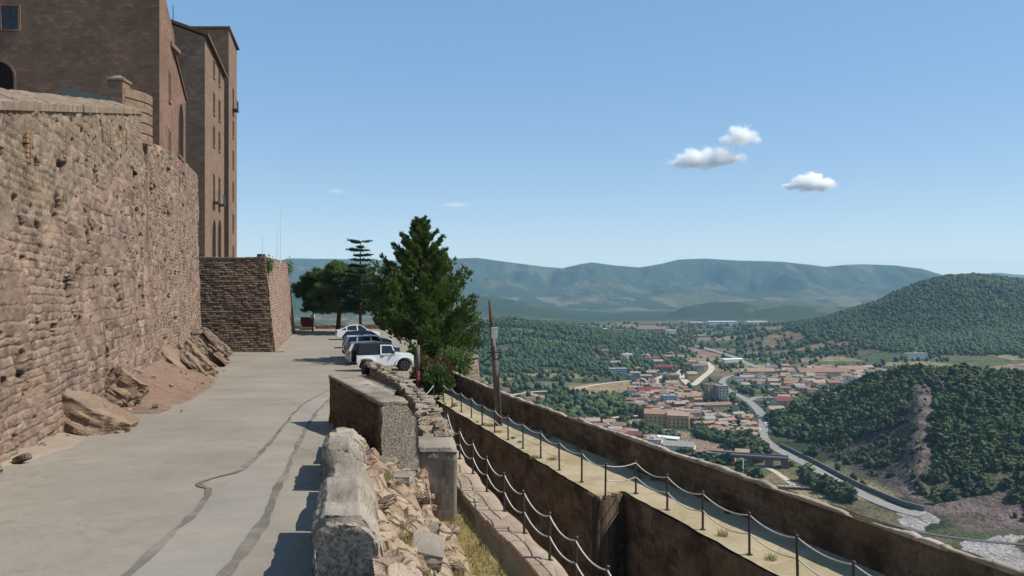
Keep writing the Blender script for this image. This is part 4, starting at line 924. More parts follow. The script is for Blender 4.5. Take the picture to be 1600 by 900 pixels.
# angled parapet
S_ramp2 = stone('angled_parapet_stone', [lin(100, 78, 62), lin(126, 100, 80), lin(112, 86, 68), lin(134, 112, 92)], (.42, .24), lin(88, 70, 56), .9, .05, .03, lin(100, 88, 62), .6, .1, drips=lin(58, 45, 38))
ang = empty('angled_parapet', (0, 0, 0), 'short brown parapet set askew behind the cracked blocks with rough grey end', 'parapet wall')
A, B = Vector((-2.85, 17.4, 0)), Vector((-4.95, 21.6, 0)); tv = (B - A).normalized(); nv = Vector((tv.y, -tv.x, 0))
mb = MB(); 
def asec(p, zt, zb): return [p + Vector((0, 0, zb)), p + Vector((0, 0, zt)), p + nv * .12 + Vector((0, 0, zt + .05)), p + nv * .60 + Vector((0, 0, zt + .0)), p + nv * .80 + Vector((0, 0, zt - .3)), p + nv * .9 + Vector((0, 0, zb - .4))]
mb.hull(asec(A, -2.60, -3.9), asec(B, -2.46, -4.1)); mb.cut(10); mb.rough(.04, 2.0, 9); mb.rough(.015, 8, 4); mb.build('masonry', S_ramp2, ang, smooth=True)
mb = MB(); mb.hull([v - tv * .02 for v in asec(A, -2.61, -3.9)], [v + tv * .12 for v in asec(A, -2.61, -3.9)]); mb.cut(14); mb.rough(.04, 7.0, 3); mb.build('end_face', S_cut, ang)
mb = MB()
for k in range(7):
    a = A.lerp(B, k / 7); b = A.lerp(B, (k + .97) / 7); za, zb = -2.60 + .14 * k / 7, -2.60 + .14 * (k + 1) / 7
    q = [a - nv * .03 + Vector((0, 0, za)), b - nv * .03 + Vector((0, 0, zb)), b + nv * .62 + Vector((0, 0, zb)), a + nv * .62 + Vector((0, 0, za))]
    mb.hull([v + Vector((0, 0, .03)) for v in q], [v + Vector((0, 0, .10)) for v in q])
mb.cut(5); mb.rough(.03, 3, 4); mb.rough(.014, 11, 6); mb.build('coping', S_para, ang, smooth=True)
# rubble bank between parapet and trench
nu, nv_ = 170, 70; V = []; uv = []
dl = np.linspace(3.5, 18.6, nu); vv = np.linspace(0, 1, nv_)
D, W = np.meshgrid(dl, vv, indexing='ij')
xl = prx(D) + .55; xr = np.interp(D, [3, 14.5, 15.9, 17.5, 19], [1.9, -.74, -1.05, -1.5, -1.6]) - .05
z0 = -2.4 - .078 * (D - 7.5) - .12; z1 = ZT - .05
prf = np.interp(W, [0, .15, .35, .6, .85, 1.], [0, .14, .30, .58, .86, 1.])
flat = ss((D - 15.8) / 1.4)        # at the far end a flat-topped stub
prf = prf * (1 - flat) + np.interp(W, [0, .1, .8, .86, 1], [0, .42, .46, .9, 1]) * flat
X = xl + (xr - xl) * W; Z = z0 + (z1 - z0) * prf; env = np.minimum(1, np.minimum(W, 1 - W) * 8)
f1, f2, cid = voro(X / .42 + .5 * fbm(X * 2, D * 2, 2, 3), D / .5 + .5 * fbm(X * 2, D * 2, 2, 5), 13)
f1b, f2b, cidb = voro(X / .17 + .4 * fbm(X * 5, D * 5, 2, 3), D / .2, 14)
up = .26 * np.clip((f2 - f1) * 2.5, 0, 1) ** .5 * cid + .09 * np.clip((f2b - f1b) * 2.2, 0, 1) * cidb + .35 * fbm(X / .9, D / 1.1, 4, 17) + .02
Z = Z + up * env; X = X + env * (.14 * (cid - .3) * np.clip((f2 - f1) * 2.5, 0, 1))
V = np.stack([X.ravel(), D.ravel(), Z.ravel()], 1); uv = np.stack([(X * 1.3).ravel(), (D + Z).ravel()], 1)
o = mesh_np('rubble_bank', V, grid_faces(nu, nv_)[:, ::-1], S_rubble, uv=uv); tag(o, kind='structure')
BANK = V.reshape(nu, nv_, 3)
# loose stones on the bank, one mesh shared by a few shapes
protos = []
for s in range(5):
    mb = MB(); mb.box(-.5, .5, -.4, .4, -.28, .28); mb.cut(4); mb.rough(.10, 1.3, s * 7); mb.bm.verts.ensure_lookup_table()
    for v in mb.bm.verts: v.co *= (1 - .25 * max(0, v.co.length - .42))
    o = mb.build('loose_stone', [S_rubble, S_para, S_dry][s % 3], smooth=False); protos.append(o)
r = random.Random(5); stone_n = 0
for k in range(46):
    i = int(r.uniform(.22, .97) * (nu - 1)); j = int((r.random() ** 1.1) * .9 * (nv_ - 1)); p = BANK[i, j]
    src = protos[k % 5]; o = src if k < 5 else src.copy()
    if k >= 5: C.objects.link(o)
    s = r.uniform(.12, .42) if k % 6 else r.uniform(.45, .62)
    o.location = (p[0], p[1], p[2] + s * .08); o.scale = (s * r.uniform(.8, 1.4), s * r.uniform(.8, 1.3), s * r.uniform(.6, 1)); o.rotation_euler = (r.uniform(-.4, .4), r.uniform(-.4, .4), r.uniform(0, 6))
    tag(o, 'broken stone lying loose on the rubble bank beside the cracked parapet', 'stone', 'loose stones on the rubble bank')
for k in range(60):
    d = r.uniform(9, 58); u = r.random() ** 1.6; x = float(xwall(d)) + .5 + (2.6 if 24 < d < 52 else 1.0) * u; s = r.uniform(.05, .16) * (1 + .6 * (u < .3))
    o = protos[k % 5].copy(); C.objects.link(o); o.location = (x, d, zroad(d) + .05 + (1.3 * math.sin(math.pi * (d - 24) / 28) ** .6 * (1 - u) ** 1.2 * .8 if 24.2 < d < 51.8 else .04)); o.scale = (s * r.uniform(.8, 1.5), s * r.uniform(.8, 1.4), s * r.uniform(.6, 1)); o.rotation_euler = (r.uniform(-.4, .4), r.uniform(-.4, .4), r.uniform(0, 6))
    tag(o, 'small fallen stone lying along the foot of the castle wall', 'stone', 'fallen stones at the wall foot')
# weeds and dry stalks
def tuft(name, n, h, spread, m, seed, wid=.012):
    r = random.Random(seed); V = []; F = []
    for _ in range(n):
        a = r.uniform(0, 6.28); rad = spread * r.random() ** .7; x, y = rad * math.cos(a), rad * math.sin(a); hh = h * r.uniform(.5, 1.1); lx, ly = r.uniform(-.5, .5) * hh, r.uniform(-.5, .5) * hh; b = r.uniform(0, 6.28); dx, dy = wid * math.cos(b), wid * math.sin(b); i = len(V)
        V += [(x - dx, y - dy, 0), (x + dx, y + dy, 0), (x + lx * .4 + dx * .7, y + ly * .4 + dy * .7, hh * .6), (x + lx * .4 - dx * .7, y + ly * .4 - dy * .7, hh * .6), (x + lx, y + ly, hh), (x + lx + .002, y + ly, hh)]
        F += [(i, i + 1, i + 2, i + 3), (i + 3, i + 2, i + 5, i + 4)]
    return mesh_np(name, V, F, m)
tf = [tuft('weed', 90, .22, .16, L_grass, 1, .006), tuft('weed', 40, .12, .10, L_bush, 2, .008), tuft('weed', 120, .13, .2, L_grass, 3, .006)]
for k in range(30):
    i = int(r.uniform(.2, .98) * (nu - 1)); j = int(r.uniform(.1, .98) * (nv_ - 1)); p = BANK[i, j]; src = tf[k % 3]; o = src if k < 3 else src.copy()
    if k >= 3: C.objects.link(o)
    o.location = (p[0], p[1], p[2] - .03); o.rotation_euler.z = r.uniform(0, 6); s = r.uniform(.6, 1.3); o.scale = (s, s, s)
    tag(o, 'small tuft of weeds growing out of the rubble bank', 'weed', 'weeds on the rubble bank')
for k in range(44):
    d = 8 + 34 * r.random(); src = tf[k % 3]; o = src.copy(); C.objects.link(o)
    if k % 2: x = (e2(d) if d < 21.6 else e1(d)) + r.uniform(.0, .5)
    else: x = wall_out(d) - r.uniform(.05, .4)
    o.location = (x, d, ZW - .01); o.rotation_euler.z = r.uniform(0, 6); s = r.uniform(.5, 1.1); o.scale = (s, s, s); tag(o, 'small tuft of weeds in the paving of the roped walkway', 'weed', 'weeds on the walkway')
V = []; F = []; rg = random.Random(8)
for _ in range(5200):
    d = rg.uniform(6, 26.5); lo = float(np.interp(d, [6, 15.2, 18, 27], [1.2, -.8, -1.5, -3.0])); hi = px_ledge(d) - .78; 
    if hi - lo < .05: continue
    x = rg.uniform(lo, hi); h = rg.uniform(.03, .13) * (1.6 if rg.random() < .1 else 1); a = rg.uniform(0, 6.28); dx, dy = .01 * math.cos(a), .01 * math.sin(a); lx, ly = rg.uniform(-.06, .06), rg.uniform(-.06, .06); i = len(V)
    V += [(x - dx, d - dy, ZT), (x + dx, d + dy, ZT), (x + lx + .002, d + ly, ZT + h), (x + lx, d + ly, ZT + h)]; F.append((i, i + 1, i + 2, i + 3))
o = mesh_np('grass', V, F, L_grass); tag(o, 'dry golden grass on the trench floor', kind='stuff')
# plastered buttress block
mb = MB()
def bsec(z, e=0): return [Vector((-2.10 + e, 17.95 + e, z)), Vector((-1.24 - e, 17.95 + e, z)), Vector((-1.42 - e, 19.3 - e, z)), Vector((-2.75 + e, 19.3 - e, z))]
mb.hull(bsec(ZT - .3), bsec(-3.70)); mb.cut(9); mb.rough(.022, 2.4, 4); bt_ = mb.build('buttress', S_plaster, smooth=True); tag(bt_, 'grey rendered square buttress with a stained front standing over the dry trench', 'buttress')
mb = MB(); mb.hull(bsec(-3.70, -.02), bsec(-3.60, .02)); mb.cut(5); mb.rough(.02, 3, 2); mb.build('top_slab', S_para, bt_, smooth=True)
# dry stone wall
dsw = empty('dry_stone_wall', (0, 0, 0), 'rough dry stone wall topped with pale boulders leading to the parked cars', 'stone wall')
def dsx(d): return float(np.interp(d, [20, 21, 26.4, 30, 37, 47], [-1.9, -2.0, -2.8, -3.55, -5.25, -8.3]))
dd = np.linspace(20.6, 46.5, 150); V = []; uv = []
for i, d in enumerate(dd):
    zt = float(np.interp(d, [19.5, 27, 36, 46.5], [-3.95, -4.1, -4.25, -4.55])); x = dsx(d)
    for (ox, z, t_) in ((-.38, -5.8, 0), (-.34, -5.1, .7), (-.31, -4.7, 1.1), (-.28, zt, 1.6), (.0, zt + .04, 1.9), (.28, zt, 2.2), (.33, -4.8, 2.8), (.38, -5.8, 3.6)):
        j = .07 * float(fbm(np.array([d * 2.2]), np.array([t_ * 3.]), 3, 4)[0]) * 2; V.append((x + ox + j, d + ox * .23, z + j)); uv.append((d, t_))
mesh_np('masonry', V, grid_faces(150, 8)[:, ::-1], S_dry, dsw, uv=uv)
cap = []
for s in range(4):
    mb = MB(); mb.box(-.5, .5, -.5, .5, -.3, .3); mb.cut(3); mb.rough(.14, 1.4, s * 5 + 2); cap.append(mb.build('cap_stone', [S_para, S_dry, S_rubble, S_para][s], dsw))
d = 20.8; k = 0; rs = random.Random(3)
while d < 46.5:
    zt = float(np.interp(d, [19.5, 27, 36, 46.5], [-3.95, -4.1, -4.25, -4.55]))
    for ox in (-.18, .16):
        if k >= 96: break
        o = cap[k % 4] if k < 4 else cap[k % 4].copy()
        if k >= 4: C.objects.link(o); o.parent = dsw
        s = rs.uniform(.26, .42); o.location = (dsx(d) + ox + rs.uniform(-.05, .05), d + rs.uniform(-.1, .1), zt + .07 + rs.uniform(-.02, .05)); o.scale = (s * rs.uniform(.8, 1.2), s * rs.uniform(1, 1.7), s * rs.uniform(.5, .9)); o.rotation_euler = (rs.uniform(-.2, .2), rs.uniform(-.2, .2), rs.uniform(-.5, .5)); k += 1
    d += .56
# utility pole on the walkway
up = empty('utility_pole', (0, 0, 0), 'leaning wooden utility pole with white box and metal crossarm by the outer parapet', 'utility pole')
db = 31.9
def UP(x, y): return PD(x, y, db)
mb = MB(); mb.tube([UP(779, 663), UP(772.5, 560), UP(769, 520)], .135, 10, .10); mb.build('pole', M_wood, up, smooth=True)
mb = MB(); mb.tube([UP(769, 521), UP(766.8, 495), UP(765, 469)], .07, 10, .055); mb.build('upper_pole', M_brown, up, smooth=True)
mb = MB(); p = UP(769.5, 521); mb.box(p.x - .04, p.x + .20, p.y - .32, p.y - .12, p.z - .19, p.z + .21); mb.bevel(.02, 2); bx_ = mb.build('junction_box', M_whitebox, up)
mb = MB(); mb.box(p.x - .05, p.x + .21, p.y - .33, p.y - .11, p.z + .212, p.z + .24); mb.build('lid', M_whitebox, bx_)
mb = MB(); a, b = UP(760, 551), UP(783, 549); mb.tube([a + Vector((0, -.16, 0)), b + Vector((0, -.16, 0))], .035, 6); mb.tube([UP(772, 540) + Vector((0, -.16, 0)), UP(773, 562) + Vector((0, -.16, 0))], .045, 6); mb.build('crossarm', M_steel, up)
mb = MB(); mb.tube([UP(752, 566) + Vector((0, -.2, 0)), UP(760, 561) + Vector((0, -.2, 0)), UP(768, 555) + Vector((0, -.2, 0))], .035, 6); mb.tube([UP(783, 549) + Vector((0, -.2, 0)), UP(781, 557) + Vector((0, -.2, 0)), UP(776, 562) + Vector((0, -.2, 0))], .035, 6); mb.build('cable_bracket', M_post, up)
mb = MB(); mb.tube([UP(782.5, 664) + Vector((.03, -.15, 0)), UP(777.5, 585) + Vector((.03, -.15, 0))], .045, 6); mb.build('conduit', M_steel, up)
# red and white post, litter bin, turret
px_ = PD(653, 616, 39); mb = MB(); mb.tube([px_ + Vector((0, 0, .0)), px_ + Vector((0, 0, 1.15))], .10, 10); rw = mb.build('marker_post', M_red, None, True); tag(rw, 'faded red and grey marker post beside the big cypress', 'post')
mb = MB(); mb.tube([px_ + Vector((0, 0, 1.152)), px_ + Vector((0, 0, 2.4))], .10, 10); mb.build('upper_band', M_wood, rw, True)
mb = MB(); mb.lathe([(.13, .0), (.13, .04), (.11, .05)], px_ + Vector((0, 0, 0)), 10); mb.build('base', M_red, rw)
bin_ = PD(570.5, 602, 45.5); bin_.z = zroad(45.5); tb = empty('litter_bin', bin_, 'small dark litter bin at the end of the dry stone wall', 'litter bin')
mb = MB(); mb.lathe([(.2, .1), (.23, .5), (.26, .85), (.24, .86), (.2, .3)], (0, 0, 0), 14); mb.build('bucket', M_post, tb, True)
mb = MB(); mb.lathe([(.27, .9), (.28, .93), (.1, 1.0)], (0, 0, 0), 14); mb.build('lid', L_bush, tb, True)
mb = MB(); mb.tube([(.24, 0, 0), (.24, 0, .95)], .025, 6); mb.build('bin_post', M_steel, tb)
tu = empty('watch_turret', (0, 0, 0), 'round stone watch turret below the cypress beyond the outer parapet', 'turret')
c_ = Vector((-4.0, 58, 0)); mb = MB(); mb.lathe([(2.3, -14), (1.6, -5.9), (1.5, -5.1)], c_, 20); mb.build('wall', S_bastion, tu, True)
mb = MB(); mb.lathe([(1.58, -5.09), (1.62, -4.95), (1.1, -4.75), (.2, -4.6)], c_, 20); mb.build('cap', S_bastion, tu, True)
# terrace edge at the far end of the lot
te = empty('terrace_parapet', (0, 0, 0), 'low stone parapet closing the far end of the parking lot', 'low wall')
wall_run('masonry', (-30, 106, 0), (-6, 106, 0), -6, -4.9, .4, S_castle, te, .03, 1, 3)
k_ = empty('kiosk', PZ(480, 515, -5.4), 'small dark red kiosk with a pale base at the terrace edge', 'kiosk')
mb = MB(); mb.box(-.75, .85, -.4, .4, .62, 1.55); mb.bevel(.03); bdy = mb.build('body', M_red, k_); mb = MB(); mb.box(-.85, .95, -.5, .5, 0, .35); mb.bevel(.03); mb.build('plinth', S_coping, k_); mb = MB(); mb.box(-.6, .7, -.3, .3, .35, .62); mb.build('leg_block', M_post, k_)
mb = MB(); mb.box(-.9, 1.0, -.5, .5, 1.552, 1.64); mb.bevel(.02); mb.build('roof', M_brown, k_)
tl = empty('viewing_scope', PZ(488.5, 516, -5.4), 'white domed scope on a post at the terrace edge beside the red kiosk', 'viewing scope')
mb = MB(); mb.tube([(0, 0, 0), (0, 0, 1.5)], .1, 8); mb.build('post', M_steel, tl); mb = MB(); mb.lathe([(.28, 1.5), (.32, 1.65), (.3, 1.85), (.18, 2.02), (.03, 2.08)], (0, 0, 0), 14); mb.build('head', M_whitebox, tl, True)
# hanging plants on the bastion
def leaf_cloud(name, n, shape, m, parent=None, seed=1, size=(.05, .1), quad=True):
    r = np.random.default_rng(seed); P = shape(r, n); a = r.normal(size=(n, 3)); a /= np.linalg.norm(a, axis=1)[:, None]; b = np.cross(a, r.normal(size=(n, 3))); b /= np.linalg.norm(b, axis=1)[:, None] + 1e-9
    s = r.uniform(size[0], size[1], n)[:, None]; V = np.stack([P - a * s, P - b * s * .45, P + a * s, P + b * s * .45], 1).reshape(-1, 3); F = np.arange(4 * n).reshape(n, 4)
    return mesh_np(name, V, F, m, parent)
for px__, y, d, lab in ((419, 414, 69.4, 'small bush hanging from the bastion corner'), (456, 417, 98, 'small bush hanging from the far top corner of the bastion')):
    p = PD(px__ if d < 80 else 451, y, d); s = .55 * d / 80
    def shp(r, n, p=p, s=s): q = r.normal(size=(n, 3)) * np.array([s * .5, s * .5, s * .8]); return q + np.array(p) + np.array([.0, -.15, -.1])
    o = leaf_cloud('hanging_bush', 500, shp, L_bush, None, 3, (.06, .14)); tag(o, lab, 'bush')
# ---------------------------------------------------------------- trees by the parking lot
def sprays(P, Dn, L, W, r, k=3, jit=.5):
    # leaf sprays: k crossed lozenges along direction Dn at every point
    n = len(P); V = []; F = []
    out = []
    for _ in range(k):
        d = Dn + r.normal(size=(n, 3)) * jit; d /= np.linalg.norm(d, axis=1)[:, None]
        s = np.cross(d, r.normal(size=(n, 3))); s /= np.linalg.norm(s, axis=1)[:, None] + 1e-9
        l = (L * r.uniform(.6, 1.2, n))[:, None]; w_ = (W * r.uniform(.6, 1.2, n))[:, None]
        out.append(np.stack([P - d * l * .15, P + d * l * .35 - s * w_, P + d * l, P + d * l * .35 + s * w_], 1))
    V = np.concatenate(out).reshape(-1, 3); return V, np.arange(len(V)).reshape(-1, 4)
def cypress(loc, H, R, label, seed=2):
    r = np.random.default_rng(seed); root = empty('cypress_tree', loc, label, 'tree')
    mb = MB(); mb.tube([(0, 0, -.3), (.05, 0, H * .3), (0, .05, H * .65), (0, 0, H * .96)], .34, 9, .04)
    pts = []; dirs = []
    nb = 150
    for i in range(nb):
        h = H * (.06 + .92 * (i / nb) ** 1.05); a = i * 2.39996 + r.uniform(-.4, .4); t_ = h / H; skirt = 1.0 if (math.cos(a) > -.25) else float(np.interp(h, [1.6, 2.8], [.0, 1]))
        if skirt < .3: continue
        env = R * np.interp(t_, [0, .12, .3, .45, .6, .74, .87, 1], [.85, 1.0, 1.0, .90, .68, .46, .24, .05]) * r.uniform(.62, 1.14) * skirt
        rise = env * np.interp(t_, [0, .3, 1], [.25, .45, .95]); base = np.array([0, 0, max(.4, h - rise * .7)])
        tip = np.array([math.cos(a) * env, math.sin(a) * env, h + rise * .35])
        mid_ = base * .5 + tip * .5 - np.array([0, 0, .12 * env])
        mb.tube([tuple(base), tuple(mid_), tuple(base + (tip - base) * .92)], .05, 4, .012)
        m = int(40 + 60 * env / R)
        u = r.uniform(.22, 1.0, m) ** .8; q = base * ((1 - u) ** 2)[:, None] + 2 * mid_ * (u * (1 - u))[:, None] + tip * (u ** 2)[:, None]
        q = q + r.normal(size=(m, 3)) * np.array([.20, .20, .16]) * (.5 + 1.0 * (1 - u))[:, None] * env * .45
        dr = (tip - base) / (np.linalg.norm(tip - base) + 1e-6); pts.append(q); dirs.append(np.tile(dr * .8 + np.array([0, 0, .75]), (m, 1)))
    pts = np.concatenate(pts); dirs = np.concatenate(dirs); V, F = sprays(pts, dirs, .32, .05, r, 7, .45)
    mb.build('trunk', M_bark, root); mesh_np('crown', V, F, L_cyp, root); return root
p = Vector((-6.9, 60.0, -5.42)); cypress(p, 10.8, 4.45, 'big dense dark green cypress beside the white off-roader')
def pine(loc, H, R, z0, label, seed, lobes, m=L_pine, trunk=.22, cat='tree'):
    r = np.random.default_rng(seed); root = empty('pine_tree', loc, label, cat); mb = MB(); top = H * .8
    mb.tube([(0, 0, -.2), (.15, 0, H * .3), (.05, .1, top)], trunk, 8, trunk * .35); P = []; 
    for (cx, cz, rx, rz) in lobes:
        for cy in (-.45, .25, .6) if rx > 1 else (0,):
            c = np.array([cx + r.normal() * .2, cy * rx, cz + r.normal() * .15]); mb.tube([(.05, .05, max(z0 * .8, cz - rz * 1.5)), tuple((np.array([.05, .05, cz - rz]) + c) / 2), tuple(c)], .06, 4, .02)
            n = int(560 * rx * rz + 160); q = r.normal(size=(n, 3)); q /= np.linalg.norm(q, axis=1)[:, None]; q *= (r.uniform(.15, 1, n) ** .45)[:, None]
            cl = r.normal(size=(18, 3)); cl /= np.linalg.norm(cl, axis=1)[:, None]; cl *= r.uniform(.35, 1.15, (18, 1)); k = r.integers(0, 18, n); q = q * np.array([.36, .36, .24]) + cl[k] * .8
            P.append(c + q * np.array([rx, rx * .8, rz]))
    P = np.concatenate(P); Dn = r.normal(size=P.shape) * .6 + np.array([0, 0, .5]); V, F = sprays(P, Dn, .34, .04, r, 4, .8)
    mb.build('trunk', M_bark, root); mesh_np('crown', V, F, m, root); return root
def at_lot(px, d): return Vector(((px - 800) / FPX * d, d, -5.44))
# (cx, cz, rx, rz) in metres around the trunk
pine(at_lot(488, 99), 7.6, 2, 3, 'slender pine with pale green crown nearest the bastion', 4, [(.2, 6.7, 1.5, 1.3), (.9, 4.4, 1.9, 1.5), (-.8, 5.4, 1.3, 1.2), (1.5, 6.0, 1.5, 1.3), (.1, 3.4, 1.6, .9), (1.6, 3.6, 1.5, 1.0)], trunk=.10)
pine(at_lot(528, 97), 8.6, 3, 3, 'broad dark pine with thick trunk between slender pine and tiered cedar', 5, [(-.6, 5.2, 2.3, 1.7), (1.2, 6.6, 2.3, 1.6), (-.2, 7.6, 1.5, 1.1), (2.3, 5.0, 2.3, 1.8), (-.4, 3.4, 2.4, 1.0), (2.4, 3.4, 2.3, 1.0), (-1.4, 6.7, 1.2, 1.0), (2.6, 7.2, 1.1, .9), (1.0, 3.9, 2.6, .9), (3.6, 4.2, 1.6, 1.2), (4.3, 5.4, 1.6, 1.5), (4.6, 3.9, 1.5, 1.2)], trunk=.34)
def cedar(loc, H, label, seed):
    r = np.random.default_rng(seed); root = empty('cedar_tree', loc, label, 'tree'); mb = MB(); mb.tube([(0, 0, -.2), (0, 0, H * .5), (0, 0, H * .98)], .2, 8, .05); P = []
    for t_, R_ in ((.995, 1.45), (.94, .5), (.905, 1.5), (.85, 1.1), (.80, 1.4), (.74, 1.5), (.68, 2.0), (.62, 2.2), (.57, 2.4), (.52, 2.5), (.47, 2.6), (.42, 2.7), (.37, 2.6), (.32, 2.5), (.27, 2.3)):
        for a in r.uniform(0, 6.28, 7):
            e = R_ * r.uniform(.6, 1.1); tip = np.array([math.cos(a) * e, math.sin(a) * e, H * t_ + .12 * e * r.uniform(-.3, 1)]); b = np.array([0, 0, H * t_ - .05 * e]); mb.tube([tuple(b), tuple((b + tip) / 2), tuple(tip)], .04, 4, .01)
            n = int(60 * e); u = r.uniform(.3, 1, n); P.append(b + (tip - b) * u[:, None] + r.normal(size=(n, 3)) * np.array([.16, .16, .045]) * (1 + .0 * u)[:, None])
    P = np.concatenate(P); Dn = r.normal(size=P.shape) * np.array([1, 1, .2]); V, F = sprays(P, Dn, .24, .05, r, 3, .3); mb.build('trunk', M_bark, root); mesh_np('crown', V, F, L_cedar, root)
cedar(at_lot(563, 93), 10.9, 'tall cedar with flat tiered branches rising above the pines', 6)
# shrubs at the walkway's end
def shrub(loc, R, H, m, label, seed, n=1600):
    root = empty('shrub', loc, label, 'shrub'); r = np.random.default_rng(seed); mb = MB()
    for k in range(7): a = r.uniform(0, 6.28); mb.tube([(0, 0, -.1), (math.cos(a) * R * .3, math.sin(a) * R * .3, H * .5), (math.cos(a) * R * .6, math.sin(a) * R * .6, H * .85)], .03, 4, .008)
    mb.build('stems', M_bark, root); q = r.normal(size=(n, 3)); q /= np.linalg.norm(q, axis=1)[:, None]; q *= (r.uniform(.1, 1, n) ** .5)[:, None]; cl = r.normal(size=(14, 3)); cl /= np.linalg.norm(cl, axis=1)[:, None]
    q = q * .6 + cl[r.integers(0, 14, n)] * .5; P = q * np.array([R, R, H * .55]) + np.array([0, 0, H * .55]); P[:, 2] = np.maximum(P[:, 2], .02)
    V, F = sprays(P, q * .5 + np.array([0, 0, .7]), .22, .05, r, 2, .5); mesh_np('crown', V, F, m, root)
shrub(PD(684, 622, 39.5), .75, 1.5, L_bush, 'bright green shrub at the far end of the rope railing', 7)
shrub(PD(686, 604, 42), .8, 1.3, L_rust, 'rusty brown shrub under the cypress branches', 8, 2000)
shrub(PD(664, 606, 43), .8, 1.5, L_rust, 'low reddish shrub beside the marker post', 9, 900)
shrub(PD(712, 597, 47), 1.2, 2.0, L_pine, 'dark green shrub by the watch turret', 10, 1500)

# ---------------------------------------------------------------- parked cars
def wheel(mbs, root, x, y, r_, wd):
    M = Matrix.Translation((x, y, r_)) @ Matrix.Rotation(math.pi / 2, 4, 'X')
    mb = MB(); mb.lathe([(r_ * .62, -wd / 2), (r_ * .95, -wd / 2), (r_, -wd * .3), (r_, wd * .3), (r_ * .95, wd / 2), (r_ * .62, wd / 2)], (0, 0, 0), 20, M); wl = mb.build('wheel', M_rubber, root)
    mb = MB(); s = 1 if y > 0 else -1; c = Matrix.Translation((0, 0, 0)); Z = -s * wd / 2
    mb.lathe([(r_ * .62, Z * .85), (r_ * .6, Z * 1.02), (r_ * .2, Z * .9), (r_ * .12, Z * 1.04), (.01, Z * 1.05)], (0, 0, 0), 16, M); mb.build('rim', M_rim, wl)
def side(pts, y0, y1, inset=0): return [Vector((x, y0, z)) for x, z in pts], [Vector((x, y1, z)) for x, z in pts]
def arch_pts(cx, r_, z0, n=8): return [(cx + r_ * math.cos(math.pi - math.pi * k / n) * -1 * -1, z0 + r_ * math.sin(math.pi * k / n)) for k in range(n + 1)]
def car(name, label, loc, rz, L, W, H, paint, kind='hatch'):
    root = empty(name, loc, label, 'car', rz, 'cars parked under the trees'); wr = .32; h = W / 2; xf, xr = L * .31, -L * .30
    belt = .92; hood = .88
    low = [(-L / 2, .35), (-L / 2 - .02, .62), (-L / 2 + .04, belt + .06), (-L * .30, belt + .08), (L * .17, belt), (L * .40, hood - .10), (L / 2 - .03, .66), (L / 2, .40), (L / 2 - .06, .22)]
    arc = lambda cx: [(cx + (wr + .06) * math.cos(math.pi * k / 8), .22 + (wr + .12) * math.sin(math.pi * k / 8)) for k in range(9)]
    out = low + arc(xf) + arc(xr) + [(-L / 2 + .06, .24)]
    mb = MB(); a, b = side(out, -h, h); mb.hull(a, b); bmesh.ops.bevel(mb.bm, geom=[e for e in mb.bm.edges if abs(e.verts[0].co.y - e.verts[1].co.y) < .01], offset=.05, segments=2, affect='EDGES'); mb.build('body', paint, root, False)
    if kind == 'suv': gh = [(-L * .49, belt + .05), (-L * .43, H - .06), (L * .02, H), (L * .11, H - .08), (L * .22, belt)]
    elif kind == 'coupe': gh = [(-L * .44, belt + .06), (-L * .22, H - .05), (0, H), (L * .08, H - .06), (L * .24, belt)]
    else: gh = [(-L * .485, belt + .05), (-L * .42, H - .07), (-.1, H), (L * .10, H - .08), (L * .25, belt)]
    ty = h - .18
    def taper(pts, o_=0): return [Vector((x, s * (h - .03 - (h - .03 - ty) * (z - belt) / (H - belt) + o_), z)) for s in (-1,) for x, z in pts], [Vector((x, (h - .03 - (h - .03 - ty) * (z - belt) / (H - belt) + o_), z)) for x, z in pts]
    a, b = taper(gh); mb = MB(); mb.hull(a, b); mb.build('windows', M_glass, root)
    # roof skin and pillars
    mb = MB(); rp = gh[1:4]; a, b = taper(rp, .012); 
    mb.hull([v + Vector((0, 0, .0)) for v in (a[0], a[1], a[2], b[2], b[1], b[0])], [v + Vector((0, 0, .035)) for v in (a[0], a[1], a[2], b[2], b[1], b[0])]); mb.build('roof', paint, root)
    def bar(p, q, w_, nm='pillar'):
        for s in (-1, 1):
            mb = MB(); f = lambda x, z, o_: Vector((x, s * (h - .03 - (h - .03 - ty) * (z - belt) / (H - belt) + o_), z))
            mb.hull([f(p[0] - w_, p[1], -.03), f(p[0] + w_, p[1], -.03), f(p[0] + w_, p[1], .014), f(p[0] - w_, p[1], .014)], [f(q[0] - w_, q[1], -.03), f(q[0] + w_, q[1], -.03), f(q[0] + w_, q[1], .014), f(q[0] - w_, q[1], .014)]); mb.build(nm, paint, root)
    bar(gh[0], gh[1], .09); bar(gh[4], gh[3], .05); bar((-L * .02, belt), (-L * .03, H - .02), .05); bar((-L * .27, belt), (-L * .27, H - .06), .05)
    for x in (xf, xr):
        for s in (-1, 1): wheel(None, root, x, s * (h - .12), wr, .22)
    for s in (-1, 1):
        mb = MB(); mb.box(-L / 2 - .03, -L / 2 + .1, s * (h - .13) - .1, s * (h - .13) + .1, .66, .98); mb.bevel(.02); mb.build('taillight', M_redlamp, root)
        mb = MB(); mb.box(L / 2 - .22, L / 2 + .0, s * (h - .22) - .16, s * (h - .22) + .16, .58, .72); mb.bevel(.03); mb.build('headlight', M_lamp, root)
        mb = MB(); mb.box(L * .18, L * .22, s * (h + .09) - .09, s * (h + .09) + .09, belt + .02, belt + .16); mb.bevel(.02); mb.build('mirror', paint, root)
    mb = MB(); mb.box(-L / 2 - .06, -L / 2 + .1, -h + .08, h - .08, .30, .52); mb.bevel(.03); mb.build('bumper', M_black if kind == 'suv' else paint, root)
    mb = MB(); mb.box(-L / 2 - .065, -L / 2 - .05, -.26, .26, .56, .67); mb.build('number_plate', M_whitebox, root)
    return root
